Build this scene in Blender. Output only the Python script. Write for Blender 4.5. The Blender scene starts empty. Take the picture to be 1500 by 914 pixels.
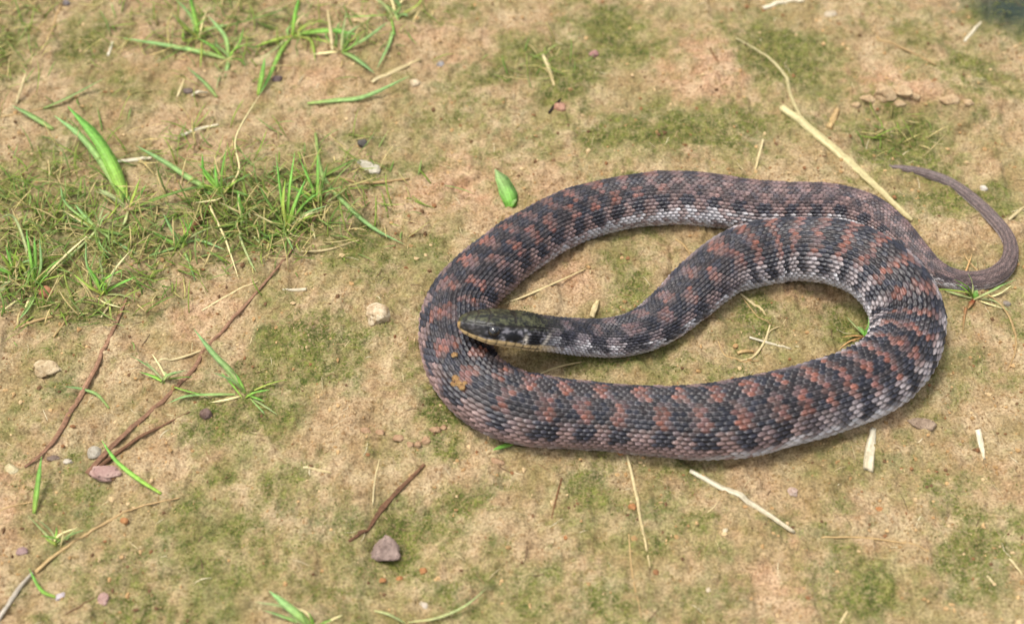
import bpy, math, random
import numpy as np
from mathutils import Vector

random.seed(7)
RNG = np.random.default_rng(11)
SC = bpy.context.scene
COL = SC.collection

# ------------------------------------------------------------------ camera
IW, IH = 1500.0, 914.0
DIST, PITCH, LENS = 0.55, math.radians(52), 50.0
cam_d = bpy.data.cameras.new('camera'); cam = bpy.data.objects.new('camera', cam_d); COL.objects.link(cam)
cam.location = (0, -DIST * math.cos(PITCH), DIST * math.sin(PITCH))
cam.rotation_euler = (math.pi / 2 - PITCH, 0, 0)
cam_d.lens = LENS; cam_d.sensor_width = 36; cam_d.clip_start = 0.01; cam_d.clip_end = 200
cam_d.dof.use_dof = True; cam_d.dof.focus_distance = 0.540; cam_d.dof.aperture_fstop = 7.2
SC.camera = cam

# ------------------------------------------------------------------ sky, sun, exposure
SUN_EL, SUN_AZ = 70.0, -75.0          # azimuth from +y, negative = to the left
wd = bpy.data.worlds.new('World'); SC.world = wd; wd.use_nodes = True
wn = wd.node_tree.nodes; wl = wd.node_tree.links
sky = wn.new('ShaderNodeTexSky'); sky.sky_type = 'NISHITA'; sky.sun_disc = False
sky.sun_elevation = math.radians(SUN_EL); sky.sun_rotation = math.radians(SUN_AZ)
sky.dust_density = 4.0; sky.air_density = 1.0; sky.ozone_density = 1.0
hs = wn.new('ShaderNodeHueSaturation'); hs.inputs['Saturation'].default_value = 0.35
wl.new(sky.outputs[0], hs.inputs['Color']); wl.new(hs.outputs[0], wn['Background'].inputs[0])
wn['Background'].inputs[1].default_value = 0.15
sl = bpy.data.lights.new('sun', 'SUN'); sl.energy = 1.5; sl.angle = math.radians(14); sl.color = (1.0, 0.955, 0.88)
sun = bpy.data.objects.new('sun', sl); COL.objects.link(sun)
e, az = math.radians(SUN_EL), math.radians(SUN_AZ)
sdir = Vector((math.sin(az) * math.cos(e), math.cos(az) * math.cos(e), math.sin(e)))
sun.rotation_euler = sdir.to_track_quat('Z', 'Y').to_euler(); sun.location = sdir * 3
SC.view_settings.view_transform = 'Standard'; SC.view_settings.look = 'None'
SC.view_settings.exposure = 0.75; SC.view_settings.gamma = 1.0
SC.render.engine = 'CYCLES'

# ------------------------------------------------------------------ pixel -> place
cp, sp_ = math.cos(PITCH), math.sin(PITCH)
C0 = np.array([0, -DIST * cp, DIST * sp_])
FPX = LENS / 36.0 * IW
def ray(px, py):
    dx = (np.asarray(px, float) - IW / 2) / FPX; dy = -(np.asarray(py, float) - IH / 2) / FPX
    return np.stack([dx, dy * sp_ + cp, dy * cp - sp_], -1)
def at_z(px, py, z=0.0):
    d = ray(px, py); t = (np.asarray(z, float) - C0[2]) / d[..., 2]
    return C0 + d * t[..., None]
def depth(p): return (np.asarray(p) - C0) @ np.array([0, cp, -sp_])
def mpp(p): return depth(p) / FPX          # metres per photo pixel at p

# ------------------------------------------------------------------ noise
_T = [np.random.default_rng(100 + i).random((256, 256)) for i in range(24)]
def vn(x, y, cell, seed):
    x = np.asarray(x) / cell + 37.3 * seed; y = np.asarray(y) / cell + 19.1 * seed
    xi = np.floor(x).astype(int); yi = np.floor(y).astype(int)
    fx = x - xi; fy = y - yi
    fx = fx * fx * fx * (fx * (fx * 6 - 15) + 10); fy = fy * fy * fy * (fy * (fy * 6 - 15) + 10)
    T = _T[seed % 24]; a = xi & 255; b = yi & 255; a1 = (xi + 1) & 255; b1 = (yi + 1) & 255
    return (T[a, b] * (1 - fx) + T[a1, b] * fx) * (1 - fy) + (T[a, b1] * (1 - fx) + T[a1, b1] * fx) * fy
def sstep(a, b, x):
    t = np.clip((x - a) / (b - a), 0, 1); return t * t * (3 - 2 * t)
def blobs(lst, x, y):
    out = np.zeros_like(np.asarray(x, float))
    for px, py, rx, ry, s in lst:
        c = at_z(px, py); m = mpp(c)
        q = ((x - c[0]) / (rx * m)) ** 2 + ((y - c[1]) / (ry * m / sp_)) ** 2
        out = np.maximum(out, s * np.exp(-q * 0.8))
    return out
def lin(r, g, b):
    f = lambda c: (c / 255 / 12.92) if c / 255 <= 0.04045 else ((c / 255 + 0.055) / 1.055) ** 2.4
    return np.array([f(r), f(g), f(b)])

MOSS = [(1320, 205, 62, 45, 1.0), (1145, 85, 70, 65, .95), (800, 95, 85, 55, .9), (890, 45, 90, 50, .8), (985, 190, 80, 45, .9),
        (1230, 465, 42, 32, 1.0), (640, 660, 80, 35, .8), (580, 800, 45, 50, 1.0), (450, 500, 90, 60, .65), (400, 600, 110, 55, .6),
        (280, 790, 90, 50, .75), (330, 850, 70, 40, .7), (200, 890, 50, 30, .7), (680, 720, 80, 45, .6), (545, 385, 90, 45, .7),
        (610, 410, 50, 70, .7), (900, 525, 70, 25, .8), (1000, 535, 90, 40, .6), (1115, 455, 60, 40, .75), (960, 683, 55, 20, 1.0),
        (1245, 875, 70, 42, .95), (1450, 790, 80, 60, .7), (1340, 90, 35, 40, .7), (60, 600, 70, 70, .45), (15, 70, 35, 70, .8),
        (130, 60, 70, 45, .6), (860, 760, 60, 45, .6), (60, 320, 110, 100, .75), (370, 320, 130, 60, .85), (180, 370, 120, 60, .6),
        (110, 460, 60, 25, .8), (1400, 290, 60, 40, .6), (1390, 470, 40, 60, .55), (700, 870, 140, 50, .55), (900, 870, 90, 50, .5),
        (600, 530, 50, 90, .55), (640, 590, 30, 60, .8), (930, 430, 40, 40, .5), (1480, 20, 60, 40, .9), (1420, 120, 60, 50, .6),
        (420, 700, 90, 50, .6), (1250, 665, 40, 30, .6), (1350, 700, 70, 40, .5), (1000, 480, 110, 45, .5), (30, 740, 40, 40, .4),
        (960, 730, 25, 60, .5), (1060, 200, 60, 40, .6), (840, 190, 70, 50, .5), (330, 20, 90, 40, .5), (600, 15, 70, 30, .5), (1390, 400, 30, 20, .5)]
WARM = [(1020, 85, 85, 60, 1.0), (1310, 140, 90, 40, 1.0), (690, 290, 120, 75, .8), (1100, 790, 130, 80, .7), (20, 700, 55, 60, .8),
        (150, 830, 60, 60, .7), (430, 470, 60, 50, .6), (180, 110, 120, 70, .6), (820, 400, 60, 50, .9), (480, 110, 80, 50, .7),
        (1430, 300, 60, 70, .7), (1420, 700, 80, 40, .5), (1180, 425, 50, 14, .9), (680, 70, 80, 60, .7), (300, 470, 80, 50, .7),
        (1350, 640, 90, 60, .5), (230, 250, 60, 50, .5), (930, 100, 60, 20, .6)]
MOUNDS = [(1020, 90, 75, 40, .0045), (1310, 138, 60, 22, .0050), (1400, 150, 50, 20, .003), (560, 60, 90, 50, .003), (870, 130, 60, 25, .003),
          (330, 300, 120, 60, .003), (90, 590, 60, 90, .002)]
HOLES = [(1230, 470, 40, 30, .002), (585, 800, 40, 42, .0045), (800, 145, 20, 14, .003), (1310, 205, 40, 30, .003), (1275, 165, 60, 10, .0025), (960, 682, 60, 16, .0015)]

def near(x, y, r):                                       # 1 in the detailed area, 0 a distance r beyond it
    d = np.maximum(np.maximum(np.abs(x) - .262, np.maximum(y - .232, -.150 - y)), 0); return sstep(r, 0, d)
def h_low(x, y):
    return (0.0050 * (vn(x, y, .13, 1) - .5) * near(x, y, .7) + 0.0034 * (vn(x, y, .045, 2) - .5) * near(x, y, .25)
            + blobs(MOUNDS, x, y) - blobs(HOLES, x, y))
def fields(x, y):
    m = blobs(MOSS, x, y)
    n = .5 + (.36 * vn(x, y, .022, 3) + .34 * vn(x + .004 * vn(x, y, .006, 5), y, .009, 4) + .30 * vn(x, y, .0028, 5) - .5) * near(x, y, .04)
    moss = sstep(.30, .92, m * .50 + n * 1.05 - .085)
    n2 = .5 + (.6 * vn(x, y, .03, 6) + .4 * vn(x, y, .009, 7) - .5) * near(x, y, .05)
    warm = sstep(.35, .8, blobs(WARM, x, y) * .6 + n2 * .5)
    return moss, warm
def h_full(x, y, moss=None):
    if moss is None: moss, _ = fields(x, y)
    crumb = sstep(.52, .80, vn(x, y, .0046, 8)) * .0011 + sstep(.55, .8, vn(x, y, .0105, 9)) * .0014
    r = np.abs(vn(x, y, .016, 12) - .5)
    crack = sstep(.028, .0, r) * sstep(.5, .75, vn(x, y, .05, 13)) * .0013
    fine = .0010 * (vn(x, y, .0032, 10) - .5) + .0008 * (vn(x, y, .0017, 11) - .5)
    return h_low(x, y) + near(x, y, .03) * (.0016 * (vn(x, y, .014, 14) - .5) + crumb * (1 - .6 * moss) - crack * (1 - .7 * moss)
            + fine * (1 + .35 * moss) + .0005 * moss)
def ground_pt(px, py, off=0.0):
    z = 0.0
    for _ in range(4):
        p = at_z(px, py, z); z = float(h_full(p[0], p[1])) + off
    return at_z(px, py, z)

# ------------------------------------------------------------------ mesh and object helpers
def mesh_np(name, verts, quads=None, tris=None, smooth=True, col=None, uv=None, extra=None):
    me = bpy.data.meshes.new(name)
    verts = np.asarray(verts, np.float32); me.vertices.add(len(verts)); me.vertices.foreach_set('co', verts.ravel())
    loops, starts, tot = [], [], 0
    if quads is not None and len(quads):
        q = np.asarray(quads, np.int32); loops.append(q.ravel()); starts.append(np.arange(len(q)) * 4 + tot); tot += q.size
    if tris is not None and len(tris):
        t = np.asarray(tris, np.int32); loops.append(t.ravel()); starts.append(np.arange(len(t)) * 3 + tot); tot += t.size
    L = np.concatenate(loops).astype(np.int32); S = np.concatenate(starts).astype(np.int32)
    me.loops.add(len(L)); me.loops.foreach_set('vertex_index', L)
    me.polygons.add(len(S)); me.polygons.foreach_set('loop_start', S)
    me.update(calc_edges=True)
    me.polygons.foreach_set('use_smooth', np.full(len(S), bool(smooth)))
    if col is not None:
        a = me.color_attributes.new('Col', 'FLOAT_COLOR', 'POINT')
        c = np.ones((len(verts), 4), np.float32); c[:, :3] = col; a.data.foreach_set('color', c.ravel())
    if uv is not None:
        u = me.uv_layers.new(name='UVMap'); u.data.foreach_set('uv', np.asarray(uv, np.float32)[L].ravel())
    if extra:
        for k, v in extra.items():
            a = me.attributes.new(k, 'FLOAT', 'POINT'); a.data.foreach_set('value', np.asarray(v, np.float32))
    me.validate(); me.update()
    return me
def link(name, me, mat, parent=None, loc=None):
    o = bpy.data.objects.new(name, me); COL.objects.link(o)
    if mat and not me.materials: me.materials.append(mat)
    if parent: o.parent = parent
    if loc is not None: o.location = tuple(map(float, loc))
    return o
def tag(o, label=None, cat=None, group=None, kind=None):
    if label: o['label'] = label
    if cat: o['category'] = cat
    if group: o['group'] = group
    if kind: o['kind'] = kind
    return o
def empty(name, loc):
    o = bpy.data.objects.new(name, None); COL.objects.link(o); o.location = tuple(map(float, loc)); o.empty_display_size = .005
    return o

# ------------------------------------------------------------------ materials
class NT:
    def __init__(s, name):
        s.m = bpy.data.materials.new(name); s.m.use_nodes = True; s.t = s.m.node_tree; s.n = s.t.nodes; s.b = s.n['Principled BSDF']
        s.tc = s.n.new('ShaderNodeTexCoord')
    def link(s, a, b): s.t.links.new(a, b)
    def noise(s, scale, detail=2, rough=.55, vec='Object'):
        n = s.n.new('ShaderNodeTexNoise'); n.inputs['Scale'].default_value = scale; n.inputs['Detail'].default_value = detail
        n.inputs['Roughness'].default_value = rough
        s.link(s.tc.outputs[vec] if isinstance(vec, str) else vec, n.inputs['Vector']); return n.outputs['Fac']
    def ramp(s, fac, a, b, lo=0., hi=1.):
        r = s.n.new('ShaderNodeMapRange'); r.inputs[1].default_value = a; r.inputs[2].default_value = b
        r.inputs[3].default_value = lo; r.inputs[4].default_value = hi; s.link(fac, r.inputs[0]); return r.outputs[0]
    def mix(s, fac, a, b, mode='MIX'):
        m = s.n.new('ShaderNodeMix'); m.data_type = 'RGBA'; m.blend_type = mode
        for v, i in ((fac, 0), (a, 6), (b, 7)):
            if hasattr(v, 'links'): s.link(v, m.inputs[i])
            elif i == 0: m.inputs[0].default_value = v
            else: m.inputs[i].default_value = (*[float(q) for q in v], 1)
        return m.outputs[2]
    def math(s, op, a, b):
        m = s.n.new('ShaderNodeMath'); m.operation = op
        for v, i in ((a, 0), (b, 1)):
            if hasattr(v, 'links'): s.link(v, m.inputs[i])
            else: m.inputs[i].default_value = v
        return m.outputs[0]
    def attr(s, name):
        a = s.n.new('ShaderNodeAttribute'); a.attribute_name = name; return a
    def bump(s, h, strength=.5, dist=.0005):
        b = s.n.new('ShaderNodeBump'); b.inputs['Strength'].default_value = strength; b.inputs['Distance'].default_value = dist
        s.link(h, b.inputs['Height']); s.link(b.outputs[0], s.b.inputs['Normal'])
    def base(s, c, rough=.7, spec=.3):
        if hasattr(c, 'links'): s.link(c, s.b.inputs['Base Color'])
        else: s.b.inputs['Base Color'].default_value = (*[float(q) for q in c], 1)
        s.b.inputs['Roughness'].default_value = rough; s.b.inputs['Specular IOR Level'].default_value = spec
AL = .80     # display tone -> albedo
def soil_mat():
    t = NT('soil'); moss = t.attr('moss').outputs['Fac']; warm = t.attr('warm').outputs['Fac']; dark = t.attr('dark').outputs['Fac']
    a = t.mix(t.ramp(t.noise(90, 4), .35, .65), lin(180, 152, 114) * AL, lin(208, 184, 146) * AL)
    w = t.mix(t.ramp(t.noise(120, 4), .35, .65), lin(192, 150, 116) * AL, lin(222, 190, 154) * AL)
    c = t.mix(warm, a, w)
    c = t.mix(t.ramp(t.noise(48, 5, .65), .48, .68, 0., .6), c, lin(162, 128, 94) * AL)
    c = t.mix(t.ramp(t.noise(620, 3), .54, .70), c, lin(156, 122, 84) * AL)
    c = t.mix(t.ramp(t.noise(700, 3, .6), .60, .70, 0., .7), c, lin(112, 84, 58) * AL)
    c = t.mix(t.ramp(t.noise(800, 2), .63, .76), c, lin(212, 190, 152) * AL)
    g = t.mix(t.ramp(t.noise(300, 4), .35, .65), lin(112, 118, 58) * AL, lin(160, 158, 98) * AL)
    g = t.mix(t.ramp(t.noise(70, 2), .45, .7), g, lin(88, 110, 62) * AL)
    g = t.mix(t.ramp(moss, .6, 1.), g, t.mix(t.ramp(t.noise(220, 3), .4, .65), lin(82, 94, 42) * AL, lin(132, 136, 68) * AL))
    st = t.ramp(t.noise(26, 4, .6), .46, .66, 0., .55); c = t.mix(st, c, lin(138, 130, 76) * AL)
    mf = t.math('MULTIPLY', moss, t.ramp(t.noise(900, 3), .34, .58, .45, 1.))
    c = t.mix(mf, c, g)
    c = t.mix(t.ramp(t.noise(1050, 4, .65), .30, .68, .0, 1.), t.mix(1.0, c, (.46, .44, .41), 'MULTIPLY'), t.mix(1.0, c, (1.20, 1.20, 1.18), 'MULTIPLY'))
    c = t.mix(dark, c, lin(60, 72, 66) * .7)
    t.base(c, .92, .15)
    t.bump(t.math('ADD', t.noise(1300, 3, .6), t.math('MULTIPLY', t.noise(480, 3), .8)), .75, .0007)
    return t.m
def col_mat(name, rough=.6, spec=.3, translucent=0., var=.35, nscale=900, stripes=0.):
    t = NT(name); c = t.attr('Col').outputs['Color']
    c = t.mix(t.ramp(t.noise(nscale, 3), .3, .7), t.mix(1., c, [1 - var] * 3, 'MULTIPLY'), t.mix(1., c, [1 + var * .6] * 3, 'MULTIPLY'))
    if stripes:
        uv = t.n.new('ShaderNodeMapping'); t.link(t.tc.outputs['UV'], uv.inputs['Vector']); uv.inputs['Scale'].default_value = (stripes, .6, 1)
        c = t.mix(t.ramp(t.noise(1.0, 2, .6, uv.outputs[0]), .35, .65), t.mix(1., c, (.74, .72, .66), 'MULTIPLY'), t.mix(1., c, (1.12, 1.12, 1.1), 'MULTIPLY'))
    t.base(c, rough, spec); t.bump(t.noise(nscale * 1.3, 2), .3, .0003)
    if translucent:
        tr = t.n.new('ShaderNodeBsdfTranslucent'); t.link(c, tr.inputs['Color']); mx = t.n.new('ShaderNodeMixShader'); mx.inputs[0].default_value = translucent
        t.link(t.b.outputs[0], mx.inputs[1]); t.link(tr.outputs[0], mx.inputs[2]); t.link(mx.outputs[0], t.n['Material Output'].inputs['Surface'])
    return t.m
def stone_mat(name, c1, c2, scale=350, rough=.8):
    t = NT(name); c = t.mix(t.ramp(t.noise(scale, 4, .6), .35, .65), lin(*c1) * AL, lin(*c2) * AL)
    c = t.mix(t.ramp(t.noise(scale * 3, 2), .58, .7), c, lin(*c1) * .45)
    t.base(c, rough, .25); t.bump(t.noise(scale * 3, 4, .6), .6, .0008); return t.m
M_SOIL = soil_mat()
M_MOSS = col_mat('moss_leaf', .8, .15, .25, .3)
M_CRUMB = col_mat('soil_crumb', .95, .1, 0, .3)
M_BLADE = col_mat('grass_leaf', .50, .30, .5, .22, 600, 9.)
M_STRAW = col_mat('dry_straw', .55, .3, 0, .22, 700, 7.)
M_ROOT = col_mat('root_bark', .85, .15, 0, .4, 800, 5.)
M_SNAKE = col_mat('snake_scales', .31, .36, 0, .22, 2600)

# ------------------------------------------------------------------ ground sheet
def axis(lo, hi, step, far):
    a = np.arange(lo, hi + step * .5, step); out = []; d = step; x = hi
    while x < far: d *= 1.12; x += d; out.append(x)
    neg = []; d = step; x = lo
    while x > -far: d *= 1.12; x -= d; neg.append(x)
    return np.concatenate([np.array(neg[::-1]), a, np.array(out)])
GX = axis(-.262, .262, .00068, 40); GY = axis(-.150, .232, .00068, 40)
X, Y = np.meshgrid(GX, GY); moss, warm = fields(X, Y); Z = h_full(X, Y, moss)
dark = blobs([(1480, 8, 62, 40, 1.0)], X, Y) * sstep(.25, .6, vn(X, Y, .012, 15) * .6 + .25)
nx, ny = len(GX), len(GY)
idx = np.arange(nx * ny).reshape(ny, nx)
q = np.stack([idx[:-1, :-1], idx[:-1, 1:], idx[1:, 1:], idx[1:, :-1]], -1).reshape(-1, 4)
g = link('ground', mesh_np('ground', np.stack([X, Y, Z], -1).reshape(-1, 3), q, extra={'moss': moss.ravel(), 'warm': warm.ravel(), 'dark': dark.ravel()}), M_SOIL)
tag(g, 'bare tan soil with green moss patches under everything', 'soil', kind='structure')

# ------------------------------------------------------------------ snake
# photo trace of the body's middle line: x, y, half width, height of the axis (None = resting on the ground), roll
TR = [(670, 472, 12, .0248), (690, 475, 19.5, .0244), (713, 480, 28, .0230), (750, 484.5, 31, .0190), (800, 491, 31, .0116), (860, 495, 28.5, None), (905, 494, 29.5, None),
      (950, 481, 32.5, None), (985, 455, 35, None), (1018, 425, 40, None), (1057, 391, 43, None), (1100, 374, 44.5, None), (1150, 364.5, 45.5, None),
      (1200, 365, 47, .0125), (1247, 374, 48, .0135), (1290, 398, 50, .0140), (1321, 436, 51, .0125), (1331, 475, 51, None), (1320, 518, 50, None), (1280, 554, 51.5, None),
      (1228, 574, 51, None), (1165, 594, 52, None), (1080, 613, 53, None), (1024, 618.5, 50.5, None), (952, 616, 48, None), (885, 610, 47, None),
      (828, 606, 48, None), (768, 599, 50, None), (716, 579, 50, None), (677, 540, 50, None), (666, 490, 50, None), (672, 443, 46.5, None),
      (698, 411, 44.5, None), (741, 374, 41.5, None), (787, 343, 42, None), (846, 313, 39, None), (905, 298, 37, None), (960, 290, 38, None),
      (1015, 290, 38, None), (1065, 296, 37, None), (1120, 303, 35, None), (1175, 303, 35, None), (1225, 304.5, 34, None), (1268, 315, 31, None),
      (1303, 337, 27, None), (1331, 364, 23.5, None), (1358, 392, 19.5, None), (1388, 408, 16, None), (1423, 412.5, 14, None), (1455, 406.5, 13.5, None),
      (1477, 387, 11.5, None), (1481.5, 362, 9.8, None), (1471, 338, 9.4, None), (1443, 308, 9, None), (1411, 280, 8.4, None), (1380, 262, 7.2, None),
      (1342, 250, 6, None), (1302, 244, 3.2, None)]
def spline(P, n):
    P = np.asarray(P, float); out = []
    Q = np.vstack([2 * P[0] - P[1], P, 2 * P[-1] - P[-2]])
    for i in range(1, len(Q) - 2):
        t = np.linspace(0, 1, n, endpoint=False)[:, None]; a, b, c, d = Q[i - 1], Q[i], Q[i + 1], Q[i + 2]
        out.append(.5 * (2 * b + (c - a) * t + (2 * a - 5 * b + 4 * c - d) * t ** 2 + (3 * b - a - 3 * c + d) * t ** 3))
    return np.vstack(out + [P[-1:]])
RHO, BOT = .80, .74
pts, hw = [], []
px = np.array([r[0] for r in TR], float); py = np.array([r[1] for r in TR], float); hpx = np.array([r[2] for r in TR], float)
P0 = at_z(px, py, .008)
for it in range(3):
    dv = np.gradient(P0[:, :2], axis=0); tx2 = (dv[:, 0] ** 2) / (dv ** 2).sum(1)
    fac = np.sqrt(tx2 * (sp_ ** 2 + (RHO * cp) ** 2) + (1 - tx2))
    A = hpx * mpp(P0) / fac
    z = np.array([h_low(P0[i, 0], P0[i, 1]) + .0004 + BOT * RHO * A[i] if TR[i][3] is None else TR[i][3] + h_low(P0[i, 0], P0[i, 1]) for i in range(len(TR))])
    P0 = at_z(px, py, z)
D = spline(np.hstack([P0, A[:, None]]), 40)
for c in range(4):                                     # light smoothing of the trace
    k = np.ones(51) / 51; v = np.pad(D[:, c], 25, mode='edge'); v[:25] = 2 * D[0, c] - D[25:0:-1, c]; v[-25:] = 2 * D[-1, c] - D[-2:-27:-1, c]
    D[:, c] = np.convolve(v, k, 'valid')
ss = np.concatenate([[0], np.cumsum(np.linalg.norm(np.diff(D[:, :3], axis=0), axis=1))]); STOT = ss[-1]
HL = .0325
def a_of(s): return np.interp(s, ss, D[:, 3])
# scale units along the body
sf = np.linspace(0, STOT, 8000); pitch = np.maximum(.215 * a_of(np.maximum(sf, HL)), .0013)
uf = np.concatenate([[0], np.cumsum(.5 * (1 / pitch[1:] + 1 / pitch[:-1]) * np.diff(sf))])
NPU, ROWS, NPR, PHD = 7, 33, 6, 2.32
U = np.arange(0, uf[-1], 1 / NPU); S = np.interp(U, uf, sf)
S = np.concatenate([[.00002, .0001, .00025, .00045, .0007], S[S > .0009], [STOT]]); U = np.interp(S, sf, uf)
phi = np.concatenate([np.linspace(-PHD, PHD, ROWS * NPR + 1), np.linspace(PHD, 2 * math.pi - PHD, 16)[1:-1]])
ns, nph = len(S), len(phi); print('snake grid', ns, nph, 'length', STOT)
Cx = np.stack([np.interp(S, ss, D[:, i]) for i in range(3)], -1)
Tn = np.gradient(np.stack([np.interp(sf, ss, D[:, i]) for i in range(3)], -1), sf, axis=0)
for i in range(3): Tn[:, i] = np.convolve(np.pad(Tn[:, i], 60, mode='edge'), np.ones(121) / 121, 'valid')
T = np.stack([np.interp(S, sf, Tn[:, i]) for i in range(3)], -1); T /= np.linalg.norm(T, axis=1, keepdims=True)
N = np.cross(T, [0, 0, 1.]); N /= np.linalg.norm(N, axis=1, keepdims=True); B = np.cross(N, T)
hr = (.52 * (1 - sstep(1.0, 2.6, S / HL)))[:, None]                     # the head is tipped on its side a little
N, B = N * np.cos(hr) + B * np.sin(hr), B * np.cos(hr) - N * np.sin(hr)
# roll of the pattern about the axis (the hind body shows more of its flank)
roll = np.interp(S / STOT, [0, .2, .3, .45, .62, .70, .85, 1], [0, 0, .02, .0, .0, .30, .26, .10])
t_h = S / HL
hh = np.clip(t_h, 0, 2)
prof_t = [0, .012, .04, .10, .2, .35, .55, .75, .95, 1.15, 1.4]
aw = np.interp(hh, prof_t, np.array([.05, 1.7, 2.9, 4.1, 5.3, 6.9, 8.1, 8.5, 8.2, 7.8, 7.6]) * 1e-3 * np.array([1, 1.2, 1.22, 1.2, 1.17, 1.14, 1.08, 1.05, 1.02, 1, 1]))
k = sstep(.95, 1.5, t_h); Aw = aw * (1 - k) + a_of(S) * k * (1 + .07 * (vn(S, S * 0, .022, 3) - .5) + .04 * (vn(S, S * 0, .008, 4) - .5))
bt = np.interp(hh, prof_t, np.array([.05, 1.2, 2.1, 2.9, 3.7, 4.8, 5.5, 5.8, 5.8, 5.9, 6.0]) * 1e-3 * np.array([1, 1.3, 1.35, 1.4, 1.4, 1.36, 1.28, 1.2, 1.14, 1.06, 1])) * (1 - k) + RHO * a_of(S) * k
bb = np.interp(hh, prof_t, np.array([.05, 1.2, 1.9, 2.6, 3.1, 3.8, 4.3, 4.6, 4.9, 5.3, 5.6]) * 1e-3 * np.array([1, 1.3, 1.4, 1.45, 1.5, 1.5, 1.42, 1.32, 1.2, 1.08, 1])) * (1 - k) + RHO * a_of(S) * k
ex = 2.0 + .5 * (1 - sstep(.8, 1.6, t_h)) * sstep(.0, .2, t_h)          # boxier head
PH, SS = np.meshgrid(phi, S); UU = np.repeat(U[:, None], nph, 1)
cs, sn = np.cos(PH), np.sin(PH)
r_se = (np.abs(cs) ** ex[:, None] + np.abs(sn) ** ex[:, None]) ** (-1 / ex[:, None])
zz = np.where(cs > 0, bt[:, None], bb[:, None]) * cs * r_se
flat = -BOT * bb[:, None]                                # flattened belly
zz = np.where(zz < flat * .6, flat * .6 + (flat * .4) * np.tanh((flat * .6 - zz) / (-flat * .4) * 1.0), zz)
xx = Aw[:, None] * sn * r_se
# ---- scale relief: every scale is a keeled, backward-pointing leaf overlapping the next
rollv = roll[:, None]
PHR = (PH + rollv * 0 + math.pi) % (2 * math.pi) - math.pi
V = (PHR + PHD) / (2 * PHD) * ROWS + .35 * (vn(UU, PHR * 3., 4.5, 9) - .5) * sstep(PHD, PHD - .3, np.abs(PHR))
UU = UU + .30 * (vn(UU, PHR * 4., 3.0, 10) - .5)
dorsal = np.abs(PHR) <= PHD + 1e-6
best = np.full(PH.shape, -1.0); bi = np.zeros(PH.shape, int); br = np.zeros(PH.shape, int); bdv = np.zeros(PH.shape); bt_ = np.zeros(PH.shape)
r0 = np.clip(np.floor(V), 0, ROWS - 1).astype(int)
ROFF = np.random.default_rng(8).uniform(-.10, .10, 64)
for dr in (-1, 0, 1):
    r = r0 + dr; off = .5 * (r & 1) + ROFF[np.clip(r, 0, 63)]
    i0 = np.floor(UU - off).astype(int)
    for di in (0, -1):
        i = i0 + di; tt = (UU - off - i) / 1.42; dvv = (V - (r + .5))
        w = .80 * np.clip(tt + .12, 0, 1) ** .4 * np.clip(1 - np.clip(tt, 0, 1) ** 2.6, 0, 1) ** .55
        ok = (tt >= 0) & (tt < 1) & (np.abs(dvv) < w) & (r >= 0) & (r < ROWS)
        hgt = np.where(ok, tt, -1)
        upd = hgt > best
        best = np.where(upd, hgt, best); bi = np.where(upd, i, bi); br = np.where(upd, r, br)
        bdv = np.where(upd, dvv / np.maximum(w, .05), bdv); bt_ = np.where(upd, tt, bt_)
cov = best >= 0
scale_w = (2 * PHD * Aw / ROWS)[:, None]
relief = np.where(cov, .30 * bt_ - .10 * np.abs(bdv) ** 2 + .32 * np.exp(-(bdv / .18) ** 2) * np.clip(bt_ * 1.5, 0, 1), -.10) * np.minimum(scale_w, .0022) * 1.1
ven_f = UU - np.floor(UU); relief = np.where(dorsal, relief, .14 * ven_f * np.minimum(scale_w, .0022))
fade = sstep(.56, .85, t_h)[:, None] * sstep(1.0, .985, S / STOT)[:, None]
# ---- head plates as fine grooves
hd = 1 - sstep(.85, 1.0, t_h)[:, None]; th = t_h[:, None]; ap = np.abs(PHR)
def gr(d, w): return np.exp(-(d / w) ** 2)
gro = np.zeros(PH.shape)
gro = np.maximum(gro, gr(PHR, .035) * ((th > .56) & (th < .98)))                # between the parietals
gro = np.maximum(gro, gr(PHR, .04) * ((th > .08) & (th < .30)))
for tl, lo, hi in ((.56, 0, .8), (.30, 0, .95), (.18, 0, 1.0), (.08, 0, 1.0), (.98, 0, .9)):
    gro = np.maximum(gro, gr(th - tl - .03 * np.cos(PHR * 2), .010) * ((ap >= lo) & (ap <= hi)))
gro = np.maximum(gro, gr(ap - .45, .035) * ((th > .30) & (th < .56)))
gro = np.maximum(gro, gr(ap - .98, .035) * ((th > .10) & (th < .62)))
gro = np.maximum(gro, gr(ap - (.95 - .25 * (th - .56)), .035) * ((th > .56) & (th < .98)))
lab = ((th * 11) % 1) - .5
gro = np.maximum(gro, gr(lab, .10) * ((ap > 1.62) & (ap < 2.32)) * (th < .95))
mouth = gr(ap - 2.08, .035) * (th < .90)
relief = relief * fade - .00015 * gro * hd - .00030 * mouth * hd
temple = ((th > .62) & (th < .95) & (ap > .9) & (ap < 1.7))
relief += .00012 * hd * temple * (np.abs(np.sin(th * 95 + ap * 9)) * np.abs(np.sin(th * 95 - ap * 26)))
brow = np.exp(-((th - .38) / .10) ** 2 - ((ap - .95) / .22) ** 2) * .0007; socket = np.exp(-((th - .365) / .055) ** 2 - ((ap - 1.30) / .20) ** 2) * .0009
relief += brow - socket
nrm = sn[..., None] * N[:, None, :] + cs[..., None] * B[:, None, :]
VV = Cx[:, None, :] + xx[..., None] * N[:, None, :] + zz[..., None] * B[:, None, :] + relief[..., None] * nrm
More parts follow.
